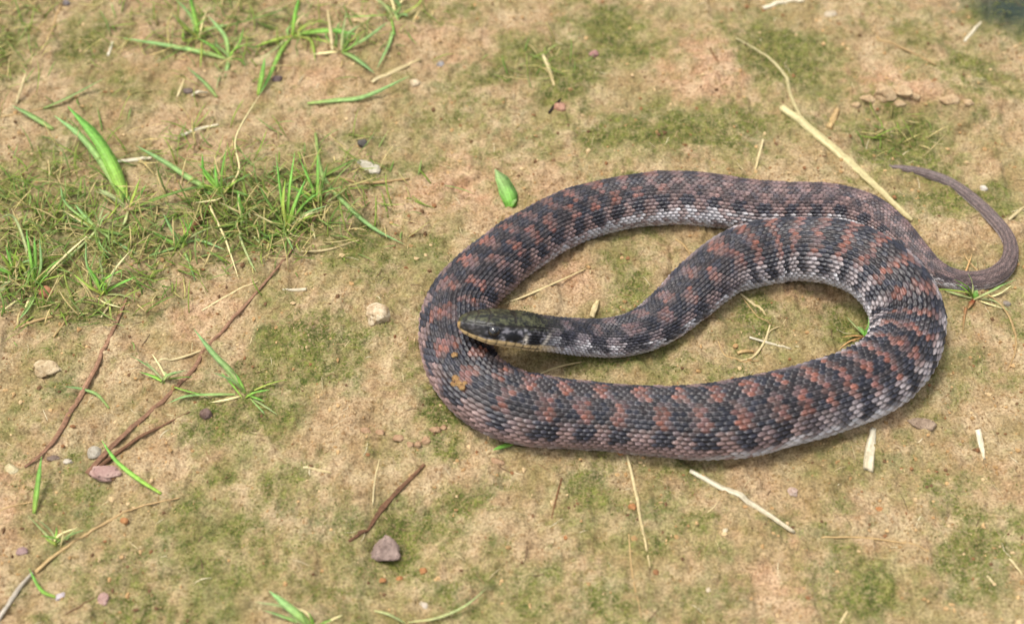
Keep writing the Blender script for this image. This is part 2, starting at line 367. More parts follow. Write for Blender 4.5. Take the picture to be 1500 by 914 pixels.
# ---- colour, one tone per scale
ins0 = cov & dorsal
rs = np.random.default_rng(5).random((900, 64, 4))
sc_u = np.where(cov & dorsal, bi + .5 * (br & 1) + .75, UU); sc_s = np.interp(sc_u, uf, sf)
sc_phi = np.where(cov & dorsal, (br + .5) / ROWS * 2 * PHD - PHD, PHR)
J = rs[np.clip(bi, 0, 899), np.clip(br, 0, 63)]
J = np.where((cov & dorsal)[..., None], J, .5)
fr = sc_s / STOT
rl = np.interp(fr, [0, .2, .3, .45, .62, .70, .85, 1], [0, 0, .02, .0, .0, .30, .26, .10])
# side of the body that faces the camera decides where roll goes: phi>0 lies right of head->tail travel
side = np.interp(sc_s, S, np.where(N[:, 1] < 0, 1.0, -1.0))
ef = np.abs(sc_phi + rl * side)                            # angle from the dorsal line
pit = np.interp(fr, [0, .12, .155, .19, .335, .40, .55, .61, 1], [.0135, .0138, .0115, .0094, .0096, .0138, .0138, .0104, .0104])
fph = np.concatenate([[0], np.cumsum(np.diff(sf) / np.interp(sf[1:] / STOT, [0, .12, .155, .19, .335, .40, .55, .61, 1], [.0135, .0138, .0115, .0094, .0096, .0138, .0138, .0104, .0104]))])
ph1 = np.interp(sc_s, sf, fph)
wob = .22 * (vn(sc_s * 1., sc_phi * .006, .010, 16) - .5) + .14 * (J[..., 0] - .5)
def spot(p0, lo, hi, half):                               # a dark patch per pitch between two angles
    d = np.abs(((ph1 + p0 + wob) % 1) - .5)
    e2 = (ef - (lo + hi) / 2) / ((hi - lo) / 2) + .25 * (J[..., 1] - .5)
    return sstep(half + .05, half - .05, d) * sstep(1.1, .85, np.abs(e2))
right = np.sign(sc_phi) > 0
big = vn(sc_s, sc_phi * .01, .03, 17)
mir = np.where(right, 0.0, .47)
front = sstep(.37, .33, fr) * sstep(.13, .17, fr)
rear = sstep(.66, .74, fr); mid_ = sstep(.36, .42, fr) * sstep(.635, .595, fr)
mir = mir * (1 - front)
dkA = spot(0 + mir, -.08, .80, .31 - .08 * rear); dkB = spot(.5 + mir, .78, 1.42, .28 - .04 * rear) * (1 - front); dkF = spot(0 * mir, .55, 1.62, .24) * front
gapA = (1 - spot(0 + mir, -.5, 1.2, .33)) * (sstep(.02, .16, ef) * (1 - front) + front) * sstep(.98, .78, ef)
c_mid = lin(86, 70, 66); c_red = lin(120, 74, 60); c_mau = lin(126, 102, 96); c_dark = lin(26, 27, 36); c_pale = lin(190, 184, 184); c_grey = lin(112, 106, 110)
def mixc(a, b, f): return a * (1 - f[..., None]) + b * f[..., None]
o1 = np.ones(PH.shape)
c = mixc(c_mid * o1[..., None], c_red, np.clip(gapA * (.62 + 1.2 * (J[..., 2] - .5)) * (1 - .60 * rear), 0, 1))
c = mixc(c, c_mau, sstep(.75, 1.10, ef) * .9)
c = mixc(c, lin(126, 102, 98), rear * .62 * sstep(1.3, .9, ef))
lined = np.where(ins0 & (br % 2 == 0), .68, 1.12); c = c * (1 + (lined - 1) * rear)[..., None]
neck = sstep(.16, .05, fr); c = mixc(c, c_grey * (1.15 - .75 * sstep(.9, .3, ef))[..., None], neck * .75)
c = mixc(c, lin(24, 24, 29), np.clip(dkA * (.92 + .4 * (J[..., 3] - .5)) * (1 - .25 * rear), 0, 1))
nz = sstep(.15, .12, fr); dkN = spot(.5 + mir, .72, 1.72, .27) * nz
c = mixc(c, c_pale * .75, front * sstep(.70, 1.0, ef) * .55)
c = mixc(c, c_dark, np.maximum.reduce([dkB, dkF, dkN]) * .97)
mot = ((J[..., 3] > .66) & (ef < 1.4)); c = mixc(c, c_dark * 1.6, mot * .40)
plo = 1.34 + .34 * mid_ - .14 * rear - .22 * nz
pf = sstep(plo, plo + .2, ef + .16 * (J[..., 1] - .5)) * np.where(np.maximum(dkF, dkN) > .5, .15, 1) * np.where(J[..., 2] > .72, .18, 1.)
c = mixc(c, mixc(c_pale * o1[..., None], lin(126, 114, 110), mid_), pf)
tail = sstep(.845, .89, fr)
st = .5 + .5 * np.cos(sc_phi * 9.5)
ct = mixc(lin(104, 86, 80) * o1[..., None], lin(50, 41, 40), st ** 1.5 * .6); ct = mixc(ct, lin(176, 160, 156), sstep(1.62, 1.8, ef) * .8)
c = mixc(c, ct, tail)
c = c * (.66 + .68 * J[..., 3])[..., None]
# inside one scale: dark base, pale rim, keel; naked skin between
ins = cov & dorsal
c = np.where(ins[..., None], c * (.36 + .80 * sstep(.22, .62, bt_))[..., None], c)
rim = np.where(ins, sstep(.80, .93, bt_) * .35 + np.exp(-(bdv / .22) ** 2) * .42 * sstep(.3, .6, bt_), 0) * (.4 + 1.2 * J[..., 1]); c = mixc(c, np.clip(c * 1.9 + .07, 0, .7), np.clip(rim, 0, 1))
edge = sstep(.58, .92, np.abs(bdv)) * (bt_ < .92) * ins
c = mixc(c, np.where((J[..., 1] > .42)[..., None], np.clip(c * 1.5 + lin(100, 94, 96), 0, .7), c * .3), edge * .55)
c = np.where((~cov & dorsal)[..., None], mixc(lin(44, 38, 40) * o1[..., None], c_pale * .7, .45 * (vn(UU, V, 2.3, 18) > .5).astype(float)), c)
ven = mixc(lin(176, 170, 168) * o1[..., None], lin(60, 56, 60), sstep(.80, .98, ven_f)); c = np.where(dorsal[..., None], c, ven)
# head colours
n1 = vn(SS + PHR * .002, PHR * .008 - SS * .4, .0021, 19); n2 = vn(SS - PHR * .002, PHR * .008 + SS * .3, .0008, 20)
hc = mixc(lin(24, 25, 19) * o1[..., None], lin(98, 98, 68), sstep(.38, .78, .35 * n1 + .3 * n2 + .35 * vn(SS, PHR * .008, .0004, 21)) * .8)
n3h = vn(SS * 1.3 + PHR * .003, PHR * .007, .0011, 22); hc = mixc(hc, mixc(lin(44, 43, 48) * o1[..., None], lin(146, 142, 148), sstep(.45, .8, .5 * n2 + .5 * n3h)), sstep(.90, 1.15, ap + .2 * (n1 - .5)) * .85)
hc = mixc(hc, lin(40, 36, 30), sstep(1.05, 1.2, ap) * sstep(.34, .2, th) * .8)
blk = np.maximum.reduce([np.exp(-(((th - .56) / .085) ** 2 + ((ap - 1.50) / .26) ** 2) ** 2), np.exp(-(((th - .80) / .07) ** 2 + ((ap - 1.52) / .36) ** 2) ** 2),
                         np.exp(-(((th - 1.12) / .13) ** 2 + ((ap - 1.45) / .5) ** 2) ** 2), np.exp(-(((th - .36) / .07) ** 2 + ((ap - 1.62) / .12) ** 2) ** 2)])
pal = np.maximum(np.exp(-((th - .685) / .022) ** 2) * sstep(1.15, 1.6, ap), np.exp(-((th - .945 + .10 * (ap - 1.5)) / .025) ** 2) * sstep(1.0, 1.3, ap))
hc = mixc(hc, lin(12, 12, 16), np.clip(blk * 1.2, 0, 1)); hc = mixc(hc, lin(226, 214, 196), pal)
lip = sstep(1.76, 1.86, ap + .10 * (n1 - .5)); hc = mixc(hc, lin(214, 184, 132), lip * np.where(ap < 2.6, 1., .85))
hc = mixc(hc, lin(190, 156, 104), sstep(.05, .02, th) * sstep(.7, 1.1, ap))
hc = mixc(hc, lin(34, 28, 22), np.clip(mouth * .8 + gro * .6 * (ap < 1.75) + gro * .6, 0, 1))
nos = np.exp(-(((th - .085) / .018) ** 2 + ((ap - 1.30) / .10) ** 2)); hc = mixc(hc, lin(14, 12, 12), nos)
hk = (1 - sstep(.82, 1.30, t_h + 0))[:, None] * np.ones(PH.shape); c = mixc(c, hc, hk)
c = np.clip(c * .88, .004, .85)
idx = np.arange(ns * nph).reshape(ns, nph); nx_ = np.roll(idx, -1, 1)
qs = np.stack([idx[:-1], idx[1:], nx_[1:], nx_[:-1]], -1).reshape(-1, 4)
verts = VV.reshape(-1, 3); cc = c.reshape(-1, 3)
tipv = np.stack([Cx[0] - T[0] * .00003, Cx[-1] + T[-1] * .0004]); v0 = len(verts)
tr = [[idx[0, j], idx[0, (j + 1) % nph], v0] for j in range(nph)] + [[idx[-1, (j + 1) % nph], idx[-1, j], v0 + 1] for j in range(nph)]
verts = np.vstack([verts, tipv]); cc = np.vstack([cc, cc[:1], cc[-1:]])
base = np.array([Cx[ns // 2, 0], Cx[ns // 2, 1], 0.])
SN = empty('snake', base)
tag(SN, 'coiled snake with dark blotches and brick red bands resting its head on itself', 'snake')
body = link('body', mesh_np('snake_body', verts - base, qs, tr, col=cc), M_SNAKE, SN)
def uv_ball(name, c, r, mat, parent, pb, sq=(1, 1, 1), nseg=28, nring=18):
    vs = [[0, 0, 1.]]; q2 = []; t2 = []
    for i in range(1, nring):
        for j in range(nseg):
            a, b = math.pi * i / nring, 2 * math.pi * j / nseg; vs.append([math.sin(a) * math.cos(b), math.sin(a) * math.sin(b), math.cos(a)])
    vs.append([0, 0, -1.]); n = len(vs)
    for j in range(nseg):
        j2 = (j + 1) % nseg; t2 += [[0, 1 + j, 1 + j2], [n - 1, 1 + (nring - 2) * nseg + j2, 1 + (nring - 2) * nseg + j]]
        for i in range(nring - 2): q2.append([1 + i * nseg + j, 1 + (i + 1) * nseg + j, 1 + (i + 1) * nseg + j2, 1 + i * nseg + j2])
    return link(name, mesh_np(name, np.array(vs) * r * np.array(sq), q2, t2), mat, parent, np.asarray(c) - pb)
te = NT('eye_surface'); te.base(te.mix(te.ramp(te.noise(900, 2), .4, .7), (.006, .006, .008), (.03, .024, .018)), .06, .6); te.b.inputs['Coat Weight'].default_value = .6
tp = NT('pupil_surface'); tp.base(tp.mix(tp.ramp(tp.noise(900, 2), .4, .7), (.002, .002, .002), (.004, .004, .004)), .05, .6)
ie = int(np.argmin(np.abs(t_h - .365)))
for sg in (1, -1):
    an = 1.27 * sg; rr = (abs(math.cos(an)) ** ex[ie] + abs(math.sin(an)) ** ex[ie]) ** (-1 / ex[ie])
    d = math.sin(an) * N[ie] + math.cos(an) * B[ie]
    pe = Cx[ie] + Aw[ie] * math.sin(an) * rr * N[ie] + bt[ie] * math.cos(an) * rr * B[ie] - d * .0009
    eo = uv_ball('eye', pe, .0023, te.m, SN, base)
    po = uv_ball('pupil', np.zeros(3), .0011, tp.m, eo, -d * .00140)

# ------------------------------------------------------------------ litter builders
def path3(pix, zoff, n=10, straight=False):
    """photo points + height above the soil at each -> smooth 3-D line"""
    pix = np.asarray(pix, float); zo = np.interp(np.linspace(0, 1, len(pix)), np.linspace(0, 1, len(zoff)), zoff) if len(zoff) != len(pix) else np.asarray(zoff, float)
    P = np.array([ground_pt(a, b, z) for (a, b), z in zip(pix, zo)])
    return spline(P, n) if len(P) > 1 else P
def frames(P):
    t = np.gradient(P, axis=0); t /= np.maximum(np.linalg.norm(t, axis=1, keepdims=True), 1e-9)
    s = np.cross(t, [0, 0, 1.]); l = np.linalg.norm(s, axis=1, keepdims=True); s = np.where(l > .05, s / np.maximum(l, 1e-6), [1., 0, 0])
    for i in range(1, len(s)):
        if s[i] @ s[i - 1] < 0: s[i] = -s[i]
    return t, s, np.cross(s, t)
def blade_mesh(P, w, c0, c1, rng, taper=(.55, 1.0, .05), thick=.16, twist=0.):
    t, s, u = frames(P); n = len(P); k = np.linspace(0, 1, n)
    wd_ = w * .5 * np.interp(k, [0, .35, .75, 1], [taper[0], taper[1], taper[1] * .75, taper[2]])
    tw = twist * k; s2 = s * np.cos(tw)[:, None] + u * np.sin(tw)[:, None]; u2 = u * np.cos(tw)[:, None] - s * np.sin(tw)[:, None]
    L = P - s2 * wd_[:, None] + u2 * (wd_ * .30)[:, None]; R = P + s2 * wd_[:, None] + u2 * (wd_ * .30)[:, None]
    Tp = P + u2 * (wd_ * thick * .5)[:, None]; Bt = P - u2 * (wd_ * thick + .00006)[:, None]
    v = np.stack([L, Tp, R, Bt], 1).reshape(-1, 3); q2 = []
    for i in range(n - 1):
        for j in range(4): q2.append([i * 4 + j, i * 4 + (j + 1) % 4, (i + 1) * 4 + (j + 1) % 4, (i + 1) * 4 + j])
    q2 += [[3, 2, 1, 0], [n * 4 - 4, n * 4 - 3, n * 4 - 2, n * 4 - 1]]
    cl = np.repeat((np.asarray(c0) * (1 - k[:, None]) + np.asarray(c1) * k[:, None]), 4, 0) * rng.uniform(.85, 1.15)
    uv = np.stack([np.tile([0, .5, 1, .5], n), np.repeat(k * 3, 4)], -1)
    return v, np.array(q2), cl, uv
def tube_mesh(P, w, c0, c1, rng, flat=.6, ends=(.8, .6), rough=.12, ns_=8, fray=0.):
    t, s, u = frames(P); n = len(P); k = np.linspace(0, 1, n)
    wr = w * .5 * np.interp(k, [0, .5, 1], [ends[0], 1, ends[1]]) * (1 + rough * (rng.random(n) - .5) * 2)
    a = np.linspace(0, 2 * math.pi, ns_, endpoint=False)
    wr = np.convolve(np.pad(wr, 2, mode='edge'), np.ones(5) / 5, 'valid')
    rj = 1 + (rough + .1) * .8 * (rng.random(ns_) - .5) * 2
    ring = (np.cos(a) * rj)[None, :, None] * s[:, None, :] * wr[:, None, None] + (np.sin(a) * rj * flat)[None, :, None] * u[:, None, :] * wr[:, None, None]
    if fray:
        for e_ in (0, n - 1):
            ring[e_] += (t[e_] * (1 if e_ else -1))[None, :] * (rng.random(ns_) * w * fray)[:, None]
    v = (P[:, None, :] + ring).reshape(-1, 3); q2 = []
    for i in range(n - 1):
        for j in range(ns_): q2.append([i * ns_ + j, i * ns_ + (j + 1) % ns_, (i + 1) * ns_ + (j + 1) % ns_, (i + 1) * ns_ + j])
    tr2 = [[0, j + 1, j] for j in range(1, ns_ - 1)] + [[(n - 1) * ns_, (n - 1) * ns_ + j, (n - 1) * ns_ + j + 1] for j in range(1, ns_ - 1)]
    cl = np.repeat((np.asarray(c0) * (1 - k[:, None]) + np.asarray(c1) * k[:, None]), ns_, 0) * rng.uniform(.9, 1.1)
    uv = np.stack([np.tile(np.arange(ns_) / ns_, n), np.repeat(k * 3, ns_)], -1)
    return v, np.array(q2), np.array(tr2), cl, uv
GREEN = {'bright': (lin(176, 204, 96), lin(140, 206, 104)), 'blue': (lin(178, 198, 118), lin(160, 202, 138)), 'yellow': (lin(200, 200, 110), lin(164, 200, 88)),
         'dark': (lin(138, 160, 72), lin(118, 156, 82)), 'pale': (lin(206, 204, 150), lin(176, 196, 138)), 'dry': (lin(206, 188, 132), lin(214, 200, 150)),
         'leaf': (lin(140, 212, 80), lin(186, 238, 150)), 'brown': (lin(150, 110, 70), lin(186, 150, 100)), 'red': (lin(150, 60, 44), lin(196, 170, 120))}
def gcol(k): a, b = GREEN[k]; return np.minimum(a * 1.25, .8), np.minimum(b * 1.25, .8)
def add_blade(name, pix, ztip, wpx, kind, parent=None, base=None, twist=None, taper=(.55, 1., .05), z0=.0003):
    ztip *= .68
    P = path3(pix, [z0] + [ztip * ((i / (len(pix) - 1)) ** 1.0) for i in range(1, len(pix))], 8)
    b = P[0].copy() if base is None else base
    rng = np.random.default_rng(int(abs(pix[0][0] * 31 + pix[0][1] * 17 + pix[-1][0])))
    c0, c1 = gcol(kind); w = wpx * mpp(P[len(P) // 2])
    v, q2, cl, uv = blade_mesh(P, w, c0, c1, rng, taper, twist=rng.uniform(-.7, .7) if twist is None else twist)
    return link(name, mesh_np(name, v - b, q2, col=cl, uv=uv), M_STRAW if kind in ('dry', 'brown') else M_BLADE, parent, None if parent else b)
def tuft(label, bx, by, blades, cat='grass', name='grass_tuft', group=None):
    b = ground_pt(bx, by, -.0004); e_ = empty(name, b); tag(e_, label, cat, group)
    for bl in blades:
        pix, zt, wp, kind = bl[:4]
        add_blade({'dry': 'dry_blade', 'brown': 'dry_blade', 'red': 'stem'}.get(kind, 'blade'), [(bx + (pix[0][0] if pix[0] != (0, 0) else 0), by + 0)] + list(pix[1:]) if pix[0] == (0, 0) else pix, zt, wp, kind, e_, b, z0=-.0003 if pix[0] == (0, 0) else .0004)
    if name == 'grass_tuft':                                     # finer blades filling the tuft
        rg = np.random.default_rng(int(bx * 7 + by))
        for _ in range(7):
            an = rg.uniform(-2.6, -.5) if rg.random() < .7 else rg.uniform(-3.1, 3.1); L_ = rg.uniform(22, 58); dx, dy = math.cos(an) * L_ * 1.2, math.sin(an) * L_ * .8
            kd = rg.choice(['bright', 'blue', 'yellow', 'pale', 'dry', 'dark'])
            ox, oy = rg.uniform(-9, 9), rg.uniform(-6, 6)
            add_blade('dry_blade' if kd == 'dry' else 'blade', [(bx + ox, by + oy), (bx + ox + dx * .5 + rg.uniform(-5, 5), by + oy + dy * .6), (bx + ox + dx + rg.uniform(-10, 10), by + oy + dy)],
                      rg.uniform(.003, .014), rg.uniform(2.6, 4.6), kd, e_, b, z0=-.0003)
    return e_
def single_blade(label, pix, ztip, wpx, kind, name='grass_sprig', cat='sprig', **kw):
    return tag(add_blade(name, pix, ztip, wpx, kind, **kw), label, cat)
STR = {'cream': (lin(226, 208, 160), lin(214, 192, 140)), 'white': (lin(232, 222, 196), lin(226, 212, 180)), 'tan': (lin(198, 168, 116), lin(184, 152, 104)),
       'brown': (lin(128, 92, 64), lin(150, 112, 80)), 'root': (lin(162, 126, 100), lin(148, 112, 90)), 'darkroot': (lin(116, 84, 64), lin(136, 102, 78)),
       'grey': (lin(190, 180, 165), lin(170, 158, 140)), 'black': (lin(50, 42, 38), lin(66, 54, 46)), 'green': (lin(214, 202, 150), lin(204, 188, 138))}
def straw(label, pix, wpx, kind='cream', name='dry_straw', cat='straw', z=None, flat=.6, ends=(.8, .6), fray=.0, parent=None, base=None, rough=.12, n=9):
    c = ground_pt(*pix[len(pix) // 2]); w = wpx * mpp(c)
    zz_ = [w * flat * (.18 if 'root' in kind else .26)] * len(pix) if z is None else z
    P = path3(pix, zz_, n); b = P[0].copy() if base is None else base
    rng = np.random.default_rng(int(abs(pix[0][0] * 13 + pix[0][1] * 7 + pix[-1][1])))
    if z is None:
        P[:, 2] = np.maximum(P[:, 2], h_full(P[:, 0], P[:, 1]) + w * flat * (.0 if 'root' in kind else .08))
    P[1:-1] += (rng.random((len(P) - 2, 3)) - .5) * w * .07
    c0, c1 = STR[kind]
    v, q2, t2, cl, uv = tube_mesh(P, w, c0 * AL, c1 * AL, rng, flat, ends, rough, fray=fray)
    o = link(name, mesh_np(name, v - b, q2, t2, col=cl, uv=uv), M_ROOT if kind in ('root', 'darkroot', 'brown', 'black') else M_STRAW, parent, None if parent else b)
    return tag(o, label, cat) if label else o
# unit icosphere once
import bmesh
_bm = bmesh.new(); bmesh.ops.create_icosphere(_bm, subdivisions=4, radius=1.0); _bm.verts.ensure_lookup_table()
ICO = np.array([v.co[:] for v in _bm.verts]); ICF = np.array([[v.index for v in f.verts] for f in _bm.faces]); _bm.free()
_bm = bmesh.new(); bmesh.ops.create_icosphere(_bm, subdivisions=3, radius=1.0); ICOS = np.array([v.co[:] for v in _bm.verts]); ICFS = np.array([[v.index for v in f.verts] for f in _bm.faces]); _bm.free()
def n3(p, cell, seed): return (vn(p[:, 0] + p[:, 2] * .7, p[:, 1] - p[:, 2] * .5, cell, seed) + vn(p[:, 2] + 3, p[:, 0] * .6 + p[:, 1] * .8, cell, seed + 1)) * .5 - .5
def stone(label, px_, py_, wpx, hpx_, c1, c2, name='pebble', cat='stone', ang=0., high=.55, seed=1, sink=.44, facet=.92, shape=None, scale=350):
    c = ground_pt(px_, py_); m = mpp(c); a = wpx * m * .5; b = hpx_ * m * .5 / (sp_ + .25 * high); h = min(a, b) * high * 1.15
    I_, F_ = (ICO, ICF) if wpx > 28 else (ICOS, ICFS)
    p = I_.copy(); rng = np.random.default_rng(seed)
    for _ in range(9):                                           # planar facets
        d = rng.normal(size=3); d /= np.linalg.norm(d); k_ = p @ d; lim = rng.uniform(.62, .88)
        over = np.maximum(k_ - lim, 0); p -= d[None] * (over * facet)[:, None]
    p *= (1 + .55 * n3(I_ * 1.0, .9, seed % 20) + .34 * n3(I_, .38, (seed + 3) % 20) + .16 * n3(I_, .13, (seed + 5) % 20))[:, None]
    if shape == 'tri': p[:, 0] *= np.interp(p[:, 1], [-1, 1], [1.15, .35])
    ca, sa = math.cos(ang), math.sin(ang)
    v = np.stack([p[:, 0] * a, p[:, 1] * b, p[:, 2] * h], -1); v = np.stack([v[:, 0] * ca - v[:, 1] * sa, v[:, 0] * sa + v[:, 1] * ca, v[:, 2]], -1)
    o = link(name, mesh_np(name, v, tris=F_), stone_mat(name + '_surface', [a_ * .68 + b_ * .32 for a_, b_ in zip(c1, (158, 134, 100))], [a_ * .72 + b_ * .28 for a_, b_ in zip(c2, (196, 172, 132))], scale), None, (c[0], c[1], c[2] + h * (1 - 2 * sink)))
    return tag(o, label, cat)

# ------------------------------------------------------------------ grass tufts and plants
tuft('leafy grass seedling with one broad bright green blade leaning over mossy soil', 188, 308, [
    ([(0, 0), (168, 252), (142, 205), (99, 156)], .022, 21, 'bright'), ([(0, 0), (150, 240), (118, 200), (80, 170)], .016, 11, 'blue'),
    ([(0, 0), (165, 289), (144, 277)], .008, 8, 'pale'), ([(0, 0), (197, 285), (205, 262)], .014, 5, 'yellow'), ([(0, 0), (203, 290), (214, 270)], .010, 4, 'bright'),
    ([(0, 0), (240, 288), (292, 272)], .010, 6, 'dark'), ([(0, 0), (183, 325), (180, 330)], .004, 5, 'pale'), ([(0, 0), (205, 308), (235, 300)], .003, 5, 'dark')])
single_blade('flat pale green blade pointing at the broad bright seedling', [(78, 190), (48, 172), (18, 155)], .004, 10, 'blue')
single_blade('long slender green blade bent over the soil beside pale flat blade', [(62, 160), (100, 144), (157, 113)], .006, 6, 'blue')
straw('thin tan stalk continuing from the long slender bent blade', [(0, 172), (30, 168), (64, 159)], 4, 'tan', 'dry_stalk', 'stalk')
tuft('grass seedling with a long pale blade lying sideways and upright stem', 335, 88, [
    ([(0, 0), (300, 78), (250, 68), (178, 56)], .006, 8, 'blue'), ([(0, 0), (330, 55), (305, 24)], .016, 7, 'blue'), ([(0, 0), (345, 72), (375, 62)], .010, 5, 'bright'),
    ([(0, 0), (352, 60), (357, 40)], .016, 4, 'bright'), ([(0, 0), (333, 100), (330, 112)], .002, 7, 'blue'), ([(0, 0), (352, 88), (360, 98)], .003, 5, 'dark')])
tuft('yellow green grass tuft sending up several upright blades behind the sideways blade seedling', 292, 56, [
    ([(0, 0), (280, 25), (258, 0)], .016, 6, 'blue'), ([(0, 0), (283, 15), (276, -15)], .022, 7, 'bright'), ([(0, 0), (298, 30), (310, 0)], .018, 4, 'dry'),
    ([(0, 0), (270, 40), (258, 25)], .008, 5, 'yellow'), ([(0, 0), (296, 40), (297, 28)], .010, 6, 'yellow'), ([(0, 0), (270, 60), (268, 45)], .006, 5, 'yellow'), ([(0, 0), (330, 40), (400, 20), (420, 10)], .01, 4, 'dark')])
single_blade('faded blue green blade lying alone on grey brown soil', [(318, 143), (300, 122), (273, 98)], .004, 7, 'blue')
tuft('grass runner with a broad flat blade and tall thin stem crossing it', 428, 54, [
    ([(0, 0), (455, 48), (490, 46), (522, 51)], .008, 9, 'bright'), ([(0, 0), (432, 25), (438, -5)], .020, 6, 'bright'), ([(0, 0), (412, 75), (395, 112), (380, 140)], .004, 7, 'bright'),
    ([(0, 0), (408, 58), (375, 68)], .004, 6, 'yellow'), ([(0, 0), (455, 60), (462, 90)], .004, 6, 'yellow'), ([(0, 0), (395, 62), (375, 70), (355, 66)], .005, 6, 'dark')])
tuft('spreading grass seedling with two stiff blades near a pale straw', 500, 76, [
    ([(0, 0), (520, 86), (549, 108)], .004, 9, 'blue'), ([(0, 0), (535, 58), (568, 33)], .009, 6, 'blue'), ([(0, 0), (510, 62), (514, 48)], .010, 6, 'dark'),
    ([(0, 0), (480, 78), (458, 80)], .003, 5, 'dry'), ([(0, 0), (502, 50), (508, 16)], .016, 5, 'pale'), ([(0, 0), (515, 70), (530, 50)], .01, 5, 'bright')])
tuft('small grass tuft with crossing blades beside a bare raised patch', 577, 28, [
    ([(0, 0), (565, 10), (545, -5)], .010, 6, 'pale'), ([(0, 0), (585, 10), (570, -8)], .014, 8, 'blue'), ([(0, 0), (590, 22), (598, 24)], .004, 7, 'blue'),
    ([(0, 0), (572, 60), (552, 102)], .003, 6, 'blue'), ([(0, 0), (612, 8), (618, -8)], .012, 5, 'yellow')])
single_blade('curved grey green blade lying flat below the spreading seedling', [(450, 152), (490, 148), (535, 142), (600, 112)], .004, 8, 'blue')
single_blade('upright bright blade rising from bare soil next to dark pebble', [(378, 140), (384, 112), (388, 85)], .014, 8, 'bright')
tuft('dense bushy clump of narrow green grass blades on dark moss', 325, 285, [
    ([(0, 0), (285, 266), (245, 240), (200, 214)], .010, 9, 'blue'), ([(0, 0), (300, 255), (296, 225)], .016, 5, 'bright'), ([(0, 0), (325, 255), (332, 215)], .020, 4, 'bright'),
    ([(0, 0), (345, 268), (375, 250)], .010, 5, 'dark'), ([(0, 0), (308, 300), (330, 350), (350, 410)], .003, 4, 'dry'), ([(0, 0), (350, 250), (346, 200), (386, 130)], .02, 3, 'dry'),
    ([(0, 0), (300, 275), (270, 280)], .008, 6, 'dark'), ([(0, 0), (340, 280), (372, 290)], .006, 6, 'dark'), ([(0, 0), (310, 262), (290, 240)], .014, 5, 'bright'),
    ([(0, 0), (318, 270), (315, 240)], .016, 6, 'bright'), ([(0, 0), (335, 275), (350, 262)], .008, 6, 'yellow')])
tuft('tall bushy grass tuft with dark broad leaves beside the leaning brown root', 420, 335, [
    ([(0, 0), (412, 290), (404, 225)], .022, 5, 'bright'), ([(0, 0), (424, 280), (432, 222)], .022, 5, 'bright'), ([(0, 0), (432, 300), (448, 262)], .016, 6, 'bright'),
    ([(0, 0), (405, 328), (392, 326)], .006, 12, 'dark'), ([(0, 0), (440, 320), (480, 305)], .006, 5, 'pale'), ([(0, 0), (430, 345), (460, 350)], .002, 4, 'dry'),
    ([(0, 0), (395, 300), (378, 270)], .014, 5, 'dark'), ([(0, 0), (418, 360), (420, 372)], .001, 5, 'dark'), ([(0, 0), (400, 345), (375, 352)], .003, 6, 'dark'),
    ([(0, 0), (445, 300), (470, 280)], .012, 4, 'bright'), ([(0, 0), (415, 300), (418, 262)], .018, 6, 'yellow')])
tuft('upright grass shoots growing where the green runner blade starts', 465, 300, [
    ([(0, 0), (466, 265), (465, 225)], .018, 6, 'bright'), ([(0, 0), (455, 270), (440, 235)], .016, 5, 'bright'), ([(0, 0), (460, 285), (448, 300)], .006, 5, 'dark'),
    ([(0, 0), (472, 270), (480, 240)], .014, 5, 'dark'), ([(0, 0), (450, 290), (432, 275)], .010, 5, 'bright'), ([(0, 0), (458, 330), (462, 352)], .001, 4, 'dry')])
single_blade('long narrow runner blade arching down over bare soil', [(462, 195), (473, 258), (510, 303), (548, 335), (592, 358)], .003, 7, 'blue')
single_blade('short dark green blade propped beside whitish litter flake', [(472, 260), (498, 246), (526, 231)], .008, 8, 'dark')
tuft('low sprawling grass tuft with thin drooping stems near tan crust', 360, 318, [
    ([(0, 0), (352, 345), (365, 380), (375, 398)], .003, 4, 'pale'), ([(0, 0), (340, 330), (310, 335)], .004, 6, 'dark'), ([(0, 0), (375, 335), (400, 352)], .003, 6, 'dark'),
    ([(0, 0), (352, 300), (348, 280)], .012, 5, 'bright'), ([(0, 0), (375, 300), (392, 290)], .008, 5, 'dark'), ([(0, 0), (380, 355), (420, 362)], .002, 4, 'pale'), ([(0, 0), (330, 345), (318, 356)], .002, 5, 'dark')])
tuft('pale green tuft of upright blades sprouting beside rounded red pebble', 50, 422, [
    ([(0, 0), (45, 380), (38, 335)], .020, 5, 'bright'), ([(0, 0), (52, 380), (50, 345)], .018, 6, 'bright'), ([(0, 0), (60, 390), (58, 350)], .016, 5, 'blue'),
    ([(0, 0), (90, 380), (132, 342)], .010, 4, 'dry'), ([(0, 0), (25, 440), (0, 458)], .001, 4, 'dry'), ([(0, 0), (20, 416), (-5, 412)], .005, 4, 'dry'),
    ([(0, 0), (38, 362), (20, 318), (-2, 320)], .016, 5, 'pale'), ([(0, 0), (30, 385), (15, 370)], .012, 5, 'yellow'), ([(0, 0), (70, 395), (88, 380)], .01, 5, 'bright'), ([(0, 0), (40, 445), (32, 462)], .001, 4, 'dry')])
tuft('yellowish grass tuft half out of the frame beside the pale upright tuft', 22, 405, [
    ([(0, 0), (10, 385), (0, 370)], .012, 6, 'yellow'), ([(0, 0), (22, 380), (25, 362)], .014, 6, 'yellow'), ([(0, 0), (8, 398), (-5, 392)], .008, 6, 'bright'),
    ([(0, 0), (5, 424), (-8, 424)], .002, 9, 'pale'), ([(0, 0), (16, 385), (8, 360)], .014, 5, 'bright')])
